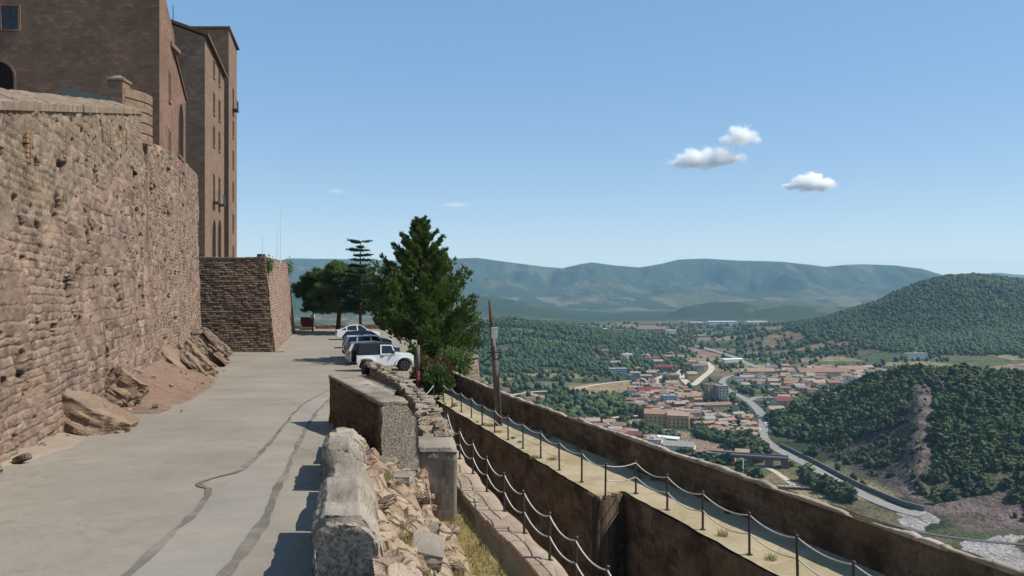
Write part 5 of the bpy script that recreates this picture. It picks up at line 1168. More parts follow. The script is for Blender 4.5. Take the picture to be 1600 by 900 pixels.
def offroader(loc, rz):
    root = empty('parked_offroader', loc, 'boxy white off-roader with dark soft top and rear spare wheel', 'car', rz, 'cars parked under the trees'); W = 1.78; h = W / 2; wr = .39
    arc = lambda cx: [(cx + .50 * math.cos(math.pi * k / 8), .38 + .48 * math.sin(math.pi * k / 8)) for k in range(9)]
    xf, xr = 1.22, -1.2
    out = [(-1.85, .48), (-1.85, 1.08), (.62, 1.10), (.78, 1.12), (1.80, 1.04), (1.84, .60)] + [(1.84, .5)] + arc(xf) + arc(xr)
    mb = MB(); a, b = side(out, -h + .09, h - .09); mb.hull(a, b); mb.build('body', M_white, root)
    for s in (-1, 1):
        for cx in (xf, xr):
            mb = MB(); ar = [(cx + .60 * math.cos(math.pi * k / 10), .44 + .52 * math.sin(math.pi * k / 10)) for k in range(11)]; ai = [(cx + .51 * math.cos(math.pi * k / 10), .44 + .44 * math.sin(math.pi * k / 10)) for k in range(11)]
            for i in range(10):
                q = [ar[i], ar[i + 1], ai[i + 1], ai[i]]; y0, y1 = s * (h - .12), s * (h + .06); mb.hull([Vector((x, y0, z)) for x, z in q], [Vector((x, y1, z)) for x, z in q])
            mb.build('fender', M_white, root); wheel(None, root, cx, s * (h - .10), wr, .25)
        # door window frame and pane
        f = lambda x, z, o_: Vector((x, s * (h - .09 - .12 * (z - 1.1) / .7 + o_), z))
        mb = MB(); q = [(-.34, 1.1), (.66, 1.1), (.42, 1.72), (-.34, 1.74)]; qi = [(-.26, 1.16), (.55, 1.16), (.37, 1.66), (-.26, 1.68)]
        for i in range(4):
            j = (i + 1) % 4; mb.hull([f(*q[i], -.02), f(*q[j], -.02), f(*qi[j], -.02), f(*qi[i], -.02)], [f(*q[i], .03), f(*q[j], .03), f(*qi[j], .03), f(*qi[i], .03)])
        dr = mb.build('door', M_white, root); mb = MB(); mb.hull([f(x, z, -.03) for x, z in qi], [f(x, z, .0) for x, z in qi]); mb.build('pane', M_glass, dr)
        mb = MB(); mb.box(-.32, -.12, s * (h - .07) - .015, s * (h - .07) + .015, .98, 1.02); mb.build('handle', M_black, dr)
        mb = MB(); mb.box(.5, .56, s * h - .06, s * h + .12, 1.14, 1.34); mb.bevel(.02); mb.build('mirror', M_black, root)
        mb = MB(); mb.box(-1.89, -1.84, s * (h - .22) - .08, s * (h - .22) + .08, .78, 1.0); mb.bevel(.01); mb.build('taillight', M_redlamp, root)
        mb = MB(); mb.lathe([(.1, 0), (.1, .03), (.02, .05)], (1.84, s * .52, .86), 14, Matrix.Rotation(math.pi / 2, 4, 'Y')); mb.build('headlight', M_lamp, root)
    mb = MB(); f = lambda x, y, z: Vector((x, y, z)); mb.hull([f(-1.84, -h + .1, 1.085), f(.60, -h + .12, 1.105), f(.60, h - .12, 1.105), f(-1.84, h - .1, 1.085)], [f(-1.70, -h + .24, 1.80), f(.34, -h + .24, 1.82), f(.34, h - .24, 1.82), f(-1.70, h - .24, 1.80)]); bmesh.ops.bevel(mb.bm, geom=mb.bm.edges[:], offset=.05, segments=2, affect='EDGES'); mb.build('soft_top', M_black, root)
    mb = MB(); mb.hull([f(.63, -h + .14, 1.11), f(.68, -h + .14, 1.11), f(.68, h - .14, 1.11), f(.63, h - .14, 1.11)], [f(.37, -h + .26, 1.80), f(.42, -h + .26, 1.80), f(.42, h - .26, 1.80), f(.37, h - .26, 1.80)]); mb.build('windscreen', M_glass, root)
    mb = MB(); M = Matrix.Translation((-1.99, 0, 1.02)) @ Matrix.Rotation(math.pi / 2, 4, 'Y'); mb.lathe([(.2, -.12), (.36, -.12), (.39, -.05), (.39, .06), (.36, .12), (.2, .12)], (0, 0, 0), 20, M); sp = mb.build('spare_wheel', M_rubber, root)
    mb = MB(); mb.lathe([(.2, -.125), (.12, -.10), (.02, -.11)], (0, 0, 0), 12, M); mb.build('rim', M_rim, sp)
    for x in (-1.92, 1.92):
        mb = MB(); mb.box(x - .08, x + .08, -h + .05, h - .05, .52, .68); mb.bevel(.03); mb.build('bumper', M_black, root)
    return root
def place(px, ybase, d): return Vector(((px - 800) / FPX * d, d, -5.42))
offroader(place(600, 580, 52.4), math.radians(17))
car('parked_car', 'pale green hatchback close behind the off-roader', place(586, 572, 57.6), math.radians(20), 4.0, 1.74, 1.55, M_silver)
car('parked_car', 'white family car with a sloping dark window line', place(580, 560, 63), math.radians(17), 4.3, 1.8, 1.66, M_white, 'suv')
car('parked_car', 'dark blue car between two white cars', place(574, 545, 73), math.radians(14), 4.3, 1.76, 1.48, M_blue)
car('parked_car', 'white sleek coupe at the far end of the parked row', place(559, 530, 84.5), math.radians(16), 4.5, 1.82, 1.50, M_white, 'coupe')
# ---------------------------------------------------------------- the town in the valley
def hm(name, r, g, b, var=.12): return plain(name, lin(r, g, b), .9, .15, 0, var, .5)
W_ = {'cream': hm('wall_cream', 214, 198, 168), 'white': hm('wall_white', 232, 228, 218, .04), 'tan': hm('wall_tan', 186, 160, 130), 'ochre': hm('wall_ochre', 204, 168, 116), 'grey': hm('wall_grey', 160, 154, 148), 'pink': hm('wall_pink', 206, 160, 150), 'brown': hm('wall_brown', 150, 122, 104), 'blue': hm('wall_pale_blue', 150, 166, 176)}
R_ = {'terracotta': plain('roof_terracotta', lin(150, 121, 104), .9, .1, 0, .25, .8), 'faded': plain('roof_faded_tile', lin(168, 149, 130), .9, .1, 0, .25, .8), 'brown': plain('roof_brown_tile', lin(132, 110, 98), .9, .1, 0, .25, .8), 'red': plain('roof_red', lin(128, 74, 70), .9, .1, 0, .15, .8), 'grey': plain('roof_grey', lin(160, 152, 144), .9, .1, 0, .15, .8), 'white': plain('roof_white', lin(226, 228, 226), .7, .2, 0, .04, .8), 'dark': plain('roof_dark_red', lin(120, 66, 62), .9, .1, 0, .15, .8), 'orange': plain('roof_orange', lin(164, 134, 112), .9, .1, 0, .2, .8)}
WIN = None
def house(px, py, w, l, h, wall, roof, rz, label, kind='gable', group=None, win=True, cat='house', name='village_house'):
    global WIN
    p = ground_at(px, py); root = empty(name, p, label, cat, rz, group)
    mb = MB(); x, y = w / 2, l / 2
    if kind == 'gable':
        rh = min(w, l) * .22
        if w >= l:
            mb.hull([Vector((-x, -y, -3)), Vector((-x, -y, h)), Vector((-x, 0, h + rh)), Vector((-x, y, h)), Vector((-x, y, -3))], [Vector((x, -y, -3)), Vector((x, -y, h)), Vector((x, 0, h + rh)), Vector((x, y, h)), Vector((x, y, -3))])
        else:
            mb.hull([Vector((-x, -y, -3)), Vector((-x, -y, h)), Vector((0, -y, h + rh)), Vector((x, -y, h)), Vector((x, -y, -3))], [Vector((-x, y, -3)), Vector((-x, y, h)), Vector((0, y, h + rh)), Vector((x, y, h)), Vector((x, y, -3))])
        wl = mb.build('wall', W_[wall], root); mb = MB(); t_ = .35; o_ = .5; s = rh / (y if w >= l else x)
        for sg in (-1, 1):
            if w >= l: mb.hull([Vector((-x - o_, 0, h + rh + .02)), Vector((x + o_, 0, h + rh + .02)), Vector((x + o_, sg * (y + o_), h - o_ * s + .02)), Vector((-x - o_, sg * (y + o_), h - o_ * s + .02))], [Vector((-x - o_, 0, h + rh + t_)), Vector((x + o_, 0, h + rh + t_)), Vector((x + o_, sg * (y + o_), h - o_ * s + t_)), Vector((-x - o_, sg * (y + o_), h - o_ * s + t_))])
            else: mb.hull([Vector((0, -y - o_, h + rh + .02)), Vector((0, y + o_, h + rh + .02)), Vector((sg * (x + o_), y + o_, h - o_ * s + .02)), Vector((sg * (x + o_), -y - o_, h - o_ * s + .02))], [Vector((0, -y - o_, h + rh + t_)), Vector((0, y + o_, h + rh + t_)), Vector((sg * (x + o_), y + o_, h - o_ * s + t_)), Vector((sg * (x + o_), -y - o_, h - o_ * s + t_))])
        rf = mb.build('roof', R_[roof], root)
        mb = MB(); mb.box(x * .4, x * .4 + .8, y * .3, y * .3 + .8, h, h + rh + 1.0); mb.build('chimney', W_[wall], rf)
    elif kind == 'shed':
        rh = l * .15
        mb.hull([Vector((-x, -y, -3)), Vector((-x, -y, h)), Vector((-x, y, h + rh)), Vector((-x, y, -3))], [Vector((x, -y, -3)), Vector((x, -y, h)), Vector((x, y, h + rh)), Vector((x, y, -3))]); mb.build('wall', W_[wall], root)
        mb = MB(); mb.hull([Vector((-x - .4, -y - .4, h)), Vector((x + .4, -y - .4, h)), Vector((x + .4, y + .4, h + rh + .05)), Vector((-x - .4, y + .4, h + rh + .05))], [Vector((-x - .4, -y - .4, h + .3)), Vector((x + .4, -y - .4, h + .3)), Vector((x + .4, y + .4, h + rh + .4)), Vector((-x - .4, y + .4, h + rh + .4))]); mb.build('roof', R_[roof], root)
    else:
        mb.box(-x, x, -y, y, -3, h); mb.build('wall', W_[wall], root)
        mb = MB(); mb.box(-x - .2, x + .2, -y - .2, y + .2, h + .004, h + .5); rf = mb.build('roof', R_[roof], root); mb = MB(); mb.box(-1.4, 1.4, -1.2, 1.2, h + .504, h + 2.4); mb.build('stair_head', W_[wall], rf)
    if win:
        fl = max(1, int(h / 3.0))
        for (n_, ax) in ((max(1, int(w / 3.4)), 0), (max(1, int(l / 3.4)), 1), (max(1, int(l / 3.4)), 2)):
            # only the walls turned towards the castle carry windows that the photograph shows
            nrm = (Vector((0, -1, 0)), Vector((-1, 0, 0)), Vector((1, 0, 0)))[ax]; nrm.rotate(Matrix.Rotation(rz, 3, 'Z'))
            if nrm.dot(-Vector((p.x, p.y, 0)).normalized()) < .15: continue
            for f_ in range(fl):
                for k in range(n_):
                    if WIN is None:
                        mb = MB(); mb.box(-.55, .55, -.07, .07, -.75, .75); o = WIN = mb.build('window', M_glass, root)
                    else: o = WIN.copy(); C.objects.link(o); o.parent = root
                    z = 1.7 + f_ * 3.0
                    u = (k + .5) / n_ - .5
                    o.location = (u * w, -y, z) if ax == 0 else (-x if ax == 1 else x, u * l, z); o.rotation_euler.z = 0 if ax == 0 else math.pi / 2
    return root
R90 = math.radians
SPEC = [
 (1062, 713, 21, 11, 8.2, 'white', 'grey', -.35, 'white three storey building with rows of windows beside the viaduct', 'gable'),
 (1020, 702, 14, 9, 7.5, 'white', 'grey', -.35, 'white building with green tinted windows half hidden behind the outer parapet', 'flat'),
 (1043, 692, 18, 5, 4.0, 'grey', 'white', -.55, 'long low shed with a bright white roof behind the white buildings', 'shed'),
 (992, 690, 11, 9, 6.0, 'pink', 'red', -.3, 'pink building with a rosy roof next to the white building', 'gable'),
 (965, 585, 24, 14, 8, 'blue', 'grey', .1, 'modern grey blue hall with a pale rounded look by the tan field', 'flat'),
 (1040, 580, 34, 14, 6, 'brown', 'dark', .05, 'wide hall with a dark red roof above the town', 'gable'),
 (1112, 624, 13, 12, 16, 'tan', 'brown', .2, 'brownish tall apartment block beside the main street', 'flat'),
 (1127, 626, 11, 12, 16, 'grey', 'grey', .2, 'pale grey tall apartment block touching the brownish block', 'flat'),
 (1108, 640, 44, 9, 5, 'cream', 'terracotta', .22, 'very long low building with a reddish roof below the apartment blocks', 'gable'),
 (1222, 644, 15, 12, 8, 'cream', 'red', .1, 'cream villa with a bright red roof beyond the main road', 'gable'),
 (1212, 655, 14, 10, 6, 'cream', 'faded', .1, 'pale house in front of the red roofed villa', 'gable'),
 (1285, 588, 70, 20, 7, 'cream', 'terracotta', .08, 'very long factory hall with a reddish tiled roof', 'gable'),
 (1330, 584, 40, 18, 7, 'cream', 'orange', .05, 'orange roofed hall at the end of the long factory', 'gable'),
 (1185, 590, 34, 16, 9, 'cream', 'orange', .1, 'large orange roofed building with a pale tower beside the upper road', 'gable'),
 (1200, 586, 5, 6, 14, 'white', 'white', .1, 'slim white tower block rising by the orange roofed building', 'flat'),
 (1430, 566, 34, 12, 7, 'white', 'grey', .05, 'isolated white farm building below the wooded peak', 'flat'),
 (1393, 592, 8, 8, 11, 'white', 'white', .1, 'small white upright house at the edge of the wooded slope', 'flat'),
 (980, 566, 16, 10, 7, 'white', 'white', .2, 'bright white house among trees above the modern hall', 'flat'),
 (1018, 568, 22, 10, 6, 'white', 'red', .05, 'white house with a red roof near the dark red hall', 'gable'),
 (1145, 566, 36, 7, 5, 'white', 'white', .35, 'pair of long white greenhouse roofs by the upper road', 'shed'),
 (1035, 665, 30, 14, 11, 'ochre', 'orange', -.25, 'large ochre old building block at the lower edge of the village core', 'gable'),
 (1060, 668, 18, 12, 11, 'ochre', 'faded', -.25, 'ochre house with faded roof joined to the large old block', 'gable'),
 (1045, 640, 13, 12, 14, 'blue', 'grey', .1, 'bluish grey tall house in the middle of the village core', 'flat'),
 (1012, 622, 24, 14, 9, 'brown', 'dark', .15, 'broad gabled church like house with a dark red roof', 'gable'),
 (1075, 630, 24, 13, 8, 'ochre', 'orange', .1, 'wide house with an orange gable roof in the village core', 'gable'),
 (1080, 592, 13, 12, 7, 'ochre', 'faded', .2, 'yellow house on the corner of the pale upper road', 'gable'),
 (1088, 580, 16, 12, 8, 'grey', 'brown', .2, 'grey house between the pale roads above the core', 'gable'),
 (887, 520, 90, 24, 9, 'tan', 'orange', .05, 'long orange tiled hamlet on the crest of the wooded rise', 'gable'),
 (940, 519, 30, 18, 8, 'white', 'white', .05, 'small white house on the crest near the orange hamlet', 'flat'),
 (960, 523, 44, 18, 8, 'white', 'grey', .05, 'white farm on the crest beyond the small white house', 'flat'),
 (1018, 520, 80, 24, 9, 'tan', 'brown', .05, 'wide tan hamlet on the far plain', 'gable'),
 (1048, 527, 24, 14, 14, 'white', 'white', .05, 'tall white farmhouse on the far plain', 'flat'),
 (1128, 508, 90, 40, 12, 'white', 'white', .02, 'largest white industrial shed on the far plain', 'flat'),
 (1182, 507, 66, 34, 10, 'white', 'white', .02, 'wide white industrial shed east of the largest one', 'flat'),
 (1088, 508, 40, 30, 9, 'grey', 'white', .02, 'pale grey industrial shed at the head of the plain', 'flat'),
 (1160, 715, 9, 7, 4.5, 'tan', 'faded', -.3, 'small tan house under the viaduct', 'gable'),
 (1135, 720, 12, 8, 5, 'ochre', 'orange', -.35, 'ochre cottage with orange roof in front of the viaduct', 'gable'),
 (1118, 716, 10, 8, 5, 'brown', 'terracotta', -.35, 'brown cottage beside the ochre cottage by the viaduct', 'gable'),
]
placed = []
for s in SPEC:
    far_ = s[1] < 530
    house(*s, win=not far_, cat='shed' if 'shed' in s[8] or 'hall' in s[8] else 'house', name='industrial_shed' if 'shed' in s[8] else 'village_house'); p = ground_at(s[0], s[1]); placed.append((p.x, p.y, max(s[2], s[3]) * .55))
CL = [  # outline in the photograph, how many, words for the place, size
 ([(988, 612), (1030, 600), (1064, 612), (1092, 622), (1096, 650), (1085, 668), (1050, 662), (1015, 655), (985, 642)], 125, 'in the crowded village core', (6, 11), (5, 10)),
 ([(1060, 660), (1110, 648), (1160, 655), (1182, 668), (1176, 688), (1130, 684), (1095, 678)], 34, 'between the village core and the main road', (7, 12), (4, 7)),
 ([(1000, 572), (1056, 588), (1060, 606), (1020, 612), (985, 592)], 12, 'above the core beside the pale road', (9, 15), (4, 8)),
 ([(1148, 584), (1240, 578), (1390, 582), (1385, 603), (1260, 612), (1160, 606)], 95, 'in the eastern row under the terraced fields', (10, 18), (4, 8)),
 ([(915, 664), (955, 668), (1000, 688), (1095, 715), (1110, 722), (1050, 712), (990, 696)], 22, 'at the foot of the castle rock', (9, 14), (4, 6)),
 ([(1185, 606), (1330, 606), (1260, 640), (1200, 640)], 20, 'among the gardens east of the main road', (8, 13), (4, 7)),
 ([(1066, 570), (1102, 572), (1094, 588), (1070, 586)], 7, 'between the two pale upper roads', (9, 14), (5, 8)),
 ([(930, 560), (1060, 556), (1075, 570), (960, 574)], 8, 'scattered among the trees north of the village', (10, 16), (4, 7)),
]
rh_ = random.Random(21)
RD = np.array([(q.x, q.y) for q in ROADQ])
for poly_, cnt, where, (s0, s1), (h0, h1) in CL:
    xs = [p[0] for p in poly_]; ys = [p[1] for p in poly_]; made = 0; tries = 0
    while made < cnt and tries < 3000:
        tries += 1; x, y = rh_.uniform(min(xs), max(xs)), rh_.uniform(min(ys), max(ys))
        if not inpoly(np.array([x]), np.array([y]), poly_)[0]: continue
        p = ground_at(x, y); w_, l_ = rh_.uniform(s0, s1), rh_.uniform(s0 * .7, s1 * .7); rad = max(w_, l_) * .52
        if np.min(np.hypot(RD[:, 0] - p.x, RD[:, 1] - p.y)) < rad + 3: continue
        if any(math.hypot(p.x - a, p.y - b) < (rad + c_) * .92 for a, b, c_ in placed): continue
        placed.append((p.x, p.y, rad)); made += 1
        wc = rh_.choice(['cream', 'cream', 'tan', 'tan', 'ochre', 'grey', 'brown', 'white', 'pink']); rc = rh_.choice(['terracotta', 'terracotta', 'faded', 'faded', 'brown', 'brown', 'orange', 'grey', 'grey', 'faded']); h = rh_.uniform(h0, h1)
        kd = 'gable' if rh_.random() < .85 else 'flat'
        st_ = 'one' if h < 5.5 else 'two' if h < 8 else 'three'
        rn = {'terracotta': 'reddish tiled', 'faded': 'faded tiled', 'brown': 'brown tiled', 'orange': 'orange tiled', 'grey': 'grey'}[rc]
        lab = f'{wc} {st_} storey house with {rn} roof {where}'
        house(x, y, w_, l_, h, wc, rc, rh_.choice([0, math.pi / 2, .2, -.2]) + rh_.uniform(-.2, .2), lab, kd, 'houses ' + where, win=h > 4.5)
# viaduct, its track and the second low crossing
via = empty('viaduct', ground_at(1165, 722), 'dark road viaduct on broad piers crossing below the village', 'bridge'); via.location = (0, 0, 0)
a, b = PZ(1085, 706, -113.5), PZ(1232, 716, -113.5); u_ = (b - a).normalized(); v_ = Vector((-u_.y, u_.x, 0))
mb = MB(); mb.hull([a - v_ * 4 + Vector((0, 0, -1.4)), b - v_ * 4 + Vector((0, 0, -1.4)), b + v_ * 4 + Vector((0, 0, -1.4)), a + v_ * 4 + Vector((0, 0, -1.4))], [a - v_ * 4, b - v_ * 4, b + v_ * 4, a + v_ * 4]); mb.build('deck', plain('viaduct_concrete', lin(104, 98, 96)), via)
for sg in (-1, 1):
    mb = MB(); mb.hull([a + v_ * 4 * sg + Vector((0, 0, .004)), b + v_ * 4 * sg + Vector((0, 0, .004)), b + v_ * 4.3 * sg + Vector((0, 0, .004)), a + v_ * 4.3 * sg + Vector((0, 0, .004))], [a + v_ * 4 * sg + Vector((0, 0, 1.0)), b + v_ * 4 * sg + Vector((0, 0, 1)), b + v_ * 4.3 * sg + Vector((0, 0, 1)), a + v_ * 4.3 * sg + Vector((0, 0, 1))]); mb.build('barrier', plain('barrier_grey', lin(128, 122, 118)), via)
M_pier = plain('pier_stone', lin(120, 104, 96))
for t_ in (.08, .32, .58, .80, .97):
    c0 = a.lerp(b, t_); mb = MB(); q = [c0 - u_ * 2.6 - v_ * 3.4, c0 + u_ * 2.6 - v_ * 3.4, c0 + u_ * 2.6 + v_ * 3.4, c0 - u_ * 2.6 + v_ * 3.4]; mb.hull([Vector((p.x, p.y, -124)) for p in q], [Vector((p.x, p.y, -114.95)) for p in q]); mb.build('pier', M_pier, via)
lo = empty('footbridge', (0, 0, 0), 'long low grey crossing with thin rails below the main road', 'bridge')
a, b = PZ(1205, 758, -118.4), PZ(1335, 764, -118.4); u_ = (b - a).normalized(); v_ = Vector((-u_.y, u_.x, 0))
mb = MB(); q = [a - v_ * 2, b - v_ * 2, b + v_ * 2, a + v_ * 2]; mb.hull([p + Vector((0, 0, -.6)) for p in q], q); mb.build('deck', R_['grey'], lo)
for sg in (-1, 1):
    mb = MB(); mb.tube([a + v_ * 1.9 * sg + Vector((0, 0, 1)), b + v_ * 1.9 * sg + Vector((0, 0, 1))], .14, 4)
    for k in range(20): c0 = a.lerp(b, k / 19) + v_ * 1.9 * sg; mb.tube([c0, c0 + Vector((0, 0, 1))], .09, 4)
    mb.build('handrail', M_steel, lo)
for k in range(4):
    c0 = a.lerp(b, (k + .5) / 4); mb = MB(); mb.box(c0.x - .6, c0.x + .6, c0.y - 1.2, c0.y + 1.2, -123, c0.z - .61); mb.build('pier', M_pier, lo)
# retaining wall along the main road under the hill
pts_ = [(1214, 698), (1262, 722), (1335, 761), (1400, 789), (1436, 799)]
Q = [Vector((*P_v(*p), ZV)) for p in pts_]; mb = MB()
for p, q in zip(Q, Q[1:]):
    d_ = (q - p).normalized(); n_ = Vector((-d_.y, d_.x, 0)) * .5
    mb.hull([p - n_ + Vector((3, 0, -2)), q - n_ + Vector((3, 0, -2)), q + n_ + Vector((3, 0, -2)), p + n_ + Vector((3, 0, -2))], [p - n_ + Vector((3, 0, 2.6)), q - n_ + Vector((3, 0, 2.6)), q + n_ + Vector((3, 0, 2.6)), p + n_ + Vector((3, 0, 2.6))])
o = mb.build('retaining_wall', plain('road_wall', lin(112, 112, 106))); tag(o, 'long low retaining wall between the main road and the wooded hill', 'wall')
p = ground_at(1161, 752); mb = MB(); mb.tube([p, p + Vector((0, 0, 14))], .5, 6, .35); mb.tube([p + Vector((0, 0, 14)), p + Vector((-2.2, 0, 14.4))], .2, 5); o = mb.build('lamp_post', M_whitebox); tag(o, 'tall white lamp post beside the outer parapet line below the viaduct', 'lamp post')
# parked cars in the town
src = None; rc_ = random.Random(4)
cm = [M_white, plain('grey_paint', lin(120, 124, 130), .3), plain('red_paint', lin(170, 40, 38), .3), M_blue]
protoc = []
for m in cm:
    mb = MB(); mb.hull([Vector((-2.1, -.85, .3)), Vector((2.1, -.85, .3)), Vector((2.1, .85, .3)), Vector((-2.1, .85, .3))], [Vector((-2.1, -.85, .9)), Vector((2.05, -.85, .85)), Vector((2.05, .85, .85)), Vector((-2.1, .85, .9))]); mb.hull([Vector((-1.7, -.8, .9)), Vector((1.0, -.8, .88)), Vector((1.0, .8, .88)), Vector((-1.7, .8, .9))], [Vector((-1.3, -.65, 1.45)), Vector((.3, -.65, 1.48)), Vector((.3, .65, 1.48)), Vector((-1.3, .65, 1.45))])
    for x in (-1.3, 1.3):
        for s in (-.8, .8): mb.tube([(x, s - .1, .32), (x, s + .1, .32)], .32, 8)
    o = mb.build('small_car', m); protoc.append([o, 0])
SP = [(1138, 631, 0), (1144, 632, 2), (1150, 633, 0), (1156, 634, 1), (1163, 636, 0), (1169, 637, 3), (1147, 630, 1), (1200, 654, 0), (1203, 660, 1), (1196, 664, 0), (1184, 652, 1), (1187, 672, 0), (1172, 686, 0), (1178, 689, 3), (1015, 594, 0), (1018, 597, 1), (1022, 600, 0), (1140, 604, 2)]
nm_ = ['white', 'grey', 'red', 'dark blue']
for x, y, k in SP:
    o, used = protoc[k]
    if used: o = o.copy(); C.objects.link(o)
    protoc[k][1] = 1; g = ground_at(x, y); o.location = g + Vector((0, 0, .35)); o.rotation_euler.z = rc_.uniform(0, 3.1)
    tag(o, f'{nm_[k]} car parked beside a road in the village', 'car', f'{nm_[k]} cars parked in the village')

# ---------------------------------------------------------------- woods
def tree_proto(seed, conifer=True, blobs=5):
    r = np.random.default_rng(seed); Vs, Fs = [], []; n0 = 0
    def ico(c, s, sub):
        nonlocal n0
        bm = bmesh.new(); bmesh.ops.create_icosphere(bm, subdivisions=sub, radius=1); V = np.array([v.co for v in bm.verts]); F = np.array([[v.index for v in f.verts] for f in bm.faces]); bm.free()
        V = V * (1 + .6 * r.normal(size=len(V)))[:, None].clip(.35, 1.9) * s + c; Vs.append(V); Fs.append(F + n0); n0 += len(V)
    ico(np.array([0, 0, .2]), np.array([.035, .035, .28]), 1)
    for k in range(blobs):
        t_ = k / max(1, blobs - 1); a = r.uniform(0, 6.28); e = r.uniform(.05, .28) * (1 - .7 * t_ if conifer else 1)
        s = (.42 * (1 - .6 * t_)) if conifer else r.uniform(.26, .40)
        ico(np.array([math.cos(a) * e, math.sin(a) * e, .34 + .52 * t_]), np.array([s, s, s * (.75 if conifer else .8)]), 2)
    return np.concatenate(Vs), np.concatenate(Fs)
TP = [tree_proto(k, True, 4) for k in range(4)] + [tree_proto(10 + k, False, 4) for k in range(3)]
TC2 = np.array([(.030, .050, .024), (.034, .057, .025), (.040, .066, .028), (.048, .074, .030), (.036, .054, .028)])
def light_proto(seed):
    r = np.random.default_rng(seed); bm = bmesh.new(); bmesh.ops.create_icosphere(bm, subdivisions=1, radius=1); V = np.array([v.co for v in bm.verts]); F = np.array([[v.index for v in f.verts] for f in bm.faces]); bm.free()
    return V * (1 + .42 * r.normal(size=len(V)))[:, None].clip(.5, 1.5) * np.array([.42, .42, .5]) + np.array([0, 0, .45]), F
LP = [light_proto(k) for k in range(4)]
TC = np.array([(.026, .044, .019), (.030, .052, .020), (.040, .066, .023), (.054, .080, .027), (.029, .045, .024), (.066, .090, .030), (.058, .066, .034)])
def scatter(name, X, Y, S, protos, label, seed, tints=TC, patch=45., share=.6):
    r = np.random.default_rng(seed); Z = height(X, Y); Vs, Fs, Cs = [], [], []; n0 = 0; k = r.integers(0, len(protos), len(X)); ang = r.uniform(0, 6.28, len(X)); ti = r.integers(0, len(tints), len(X)); cl = np.clip(.5 + 1.6 * fbm(X / patch, Y / patch, 4, seed), 0, .999); ti = np.where(r.random(len(X)) < share, (cl * len(tints)).astype(int), ti)
    for j, (V, F) in enumerate(protos):
        m = np.where(k == j)[0]
        if not len(m): continue
        c, s = np.cos(ang[m]), np.sin(ang[m]); P = np.empty((len(m), len(V), 3)); hs = S[m] * r.uniform(.85, 1.25, len(m))
        P[:, :, 0] = (V[None, :, 0] * c[:, None] - V[None, :, 1] * s[:, None]) * S[m][:, None] + X[m][:, None]
        P[:, :, 1] = (V[None, :, 0] * s[:, None] + V[None, :, 1] * c[:, None]) * S[m][:, None] + Y[m][:, None]
        P[:, :, 2] = V[None, :, 2] * hs[:, None] + Z[m][:, None] - .3
        Vs.append(P.reshape(-1, 3)); Fs.append((F[None] + (np.arange(len(m)) * len(V))[:, None, None] + n0).reshape(-1, 3)); n0 += len(m) * len(V)
        Cs.append(np.repeat(tints[ti[m]] * r.uniform(.8, 1.2, (len(m), 1)), len(V), 0))
    o = mesh_np(name, np.concatenate(Vs), np.concatenate(Fs), L_forest, col=np.concatenate(Cs)); tag(o, label, kind='stuff'); return o
rs_ = np.random.default_rng(5)
# wooded hill: density by cover
N = 90000; X = rs_.uniform(205, 480, N); Y = rs_.uniform(385, 720, N); Z = height(X, Y); px_ = 800 + FPX * X / Y; py_ = 450 - Z * FPX / Y
ok = (px_ < 1680) & (Z > -119)
shale = shale_mask(X, Y, Z) > .5
rid = np.abs(X - .512 * Y) < 10
bare = (Y < 470) & (px_ > 1420)
dens = np.where(bare, .30 * (fbm(X / 14, Y / 14, 3, 92) < .02), np.where(rid & (Y < 620), .06, np.where(shale, .30 * (fbm(X / 12, Y / 12, 3, 93) > -.02), .62 + .5 * fbm(X / 25, Y / 25, 3, 94)))) * ss((Z + 119.5) / 2 + .5)
keep_ = ok & (rs_.random(N) < dens * .50); X, Y = X[keep_], Y[keep_]; px_ = px_[keep_]; Zk = Z[keep_]
S = (2.0 + 4.6 * rs_.random(len(X)) ** 1.8) * np.where(shale[keep_], .55, 1) * np.where(fbm(X / 30, Y / 30, 2, 95) > 0, 1.1, .85)
vis = np.where(px_ < 1600)[0]; big = vis[np.argsort(-(S[vis] / Y[vis]) * (py_[keep_][vis] < 830))][:290]
mask = np.zeros(len(X), bool); mask[big] = True
scatter('woodland', X[~mask], Y[~mask], S[~mask], TP, 'dense pine wood covering the hill above the main road', 3)
TM = []
for j, (V, F) in enumerate(TP):
    for q in range(3):
        me = bpy.data.meshes.new('pine_tree'); me.from_pydata(V.tolist(), [], F.tolist()); me.materials.append(L_forest); a_ = me.color_attributes.new('cover', 'FLOAT_COLOR', 'POINT'); c4 = np.ones((len(V), 4), np.float32); c4[:, :3] = TC[(j + q * 2) % len(TC)] * rs_.uniform(.85, 1.2); a_.data.foreach_set('color', c4.ravel()); TM.append(me)
for i in big:
    o = bpy.data.objects.new('pine_tree', TM[int(rs_.integers(0, len(TM)))]); C.objects.link(o); o.location = (X[i], Y[i], float(height(X[i:i + 1], Y[i:i + 1])[0]) - .3); s = float(S[i]); o.scale = (s, s, s * float(rs_.uniform(.9, 1.3))); o.rotation_euler.z = float(rs_.uniform(0, 6.28))
    tag(o, 'one of the pines standing on the wooded hill above the main road', 'tree', 'pines on the wooded hill')
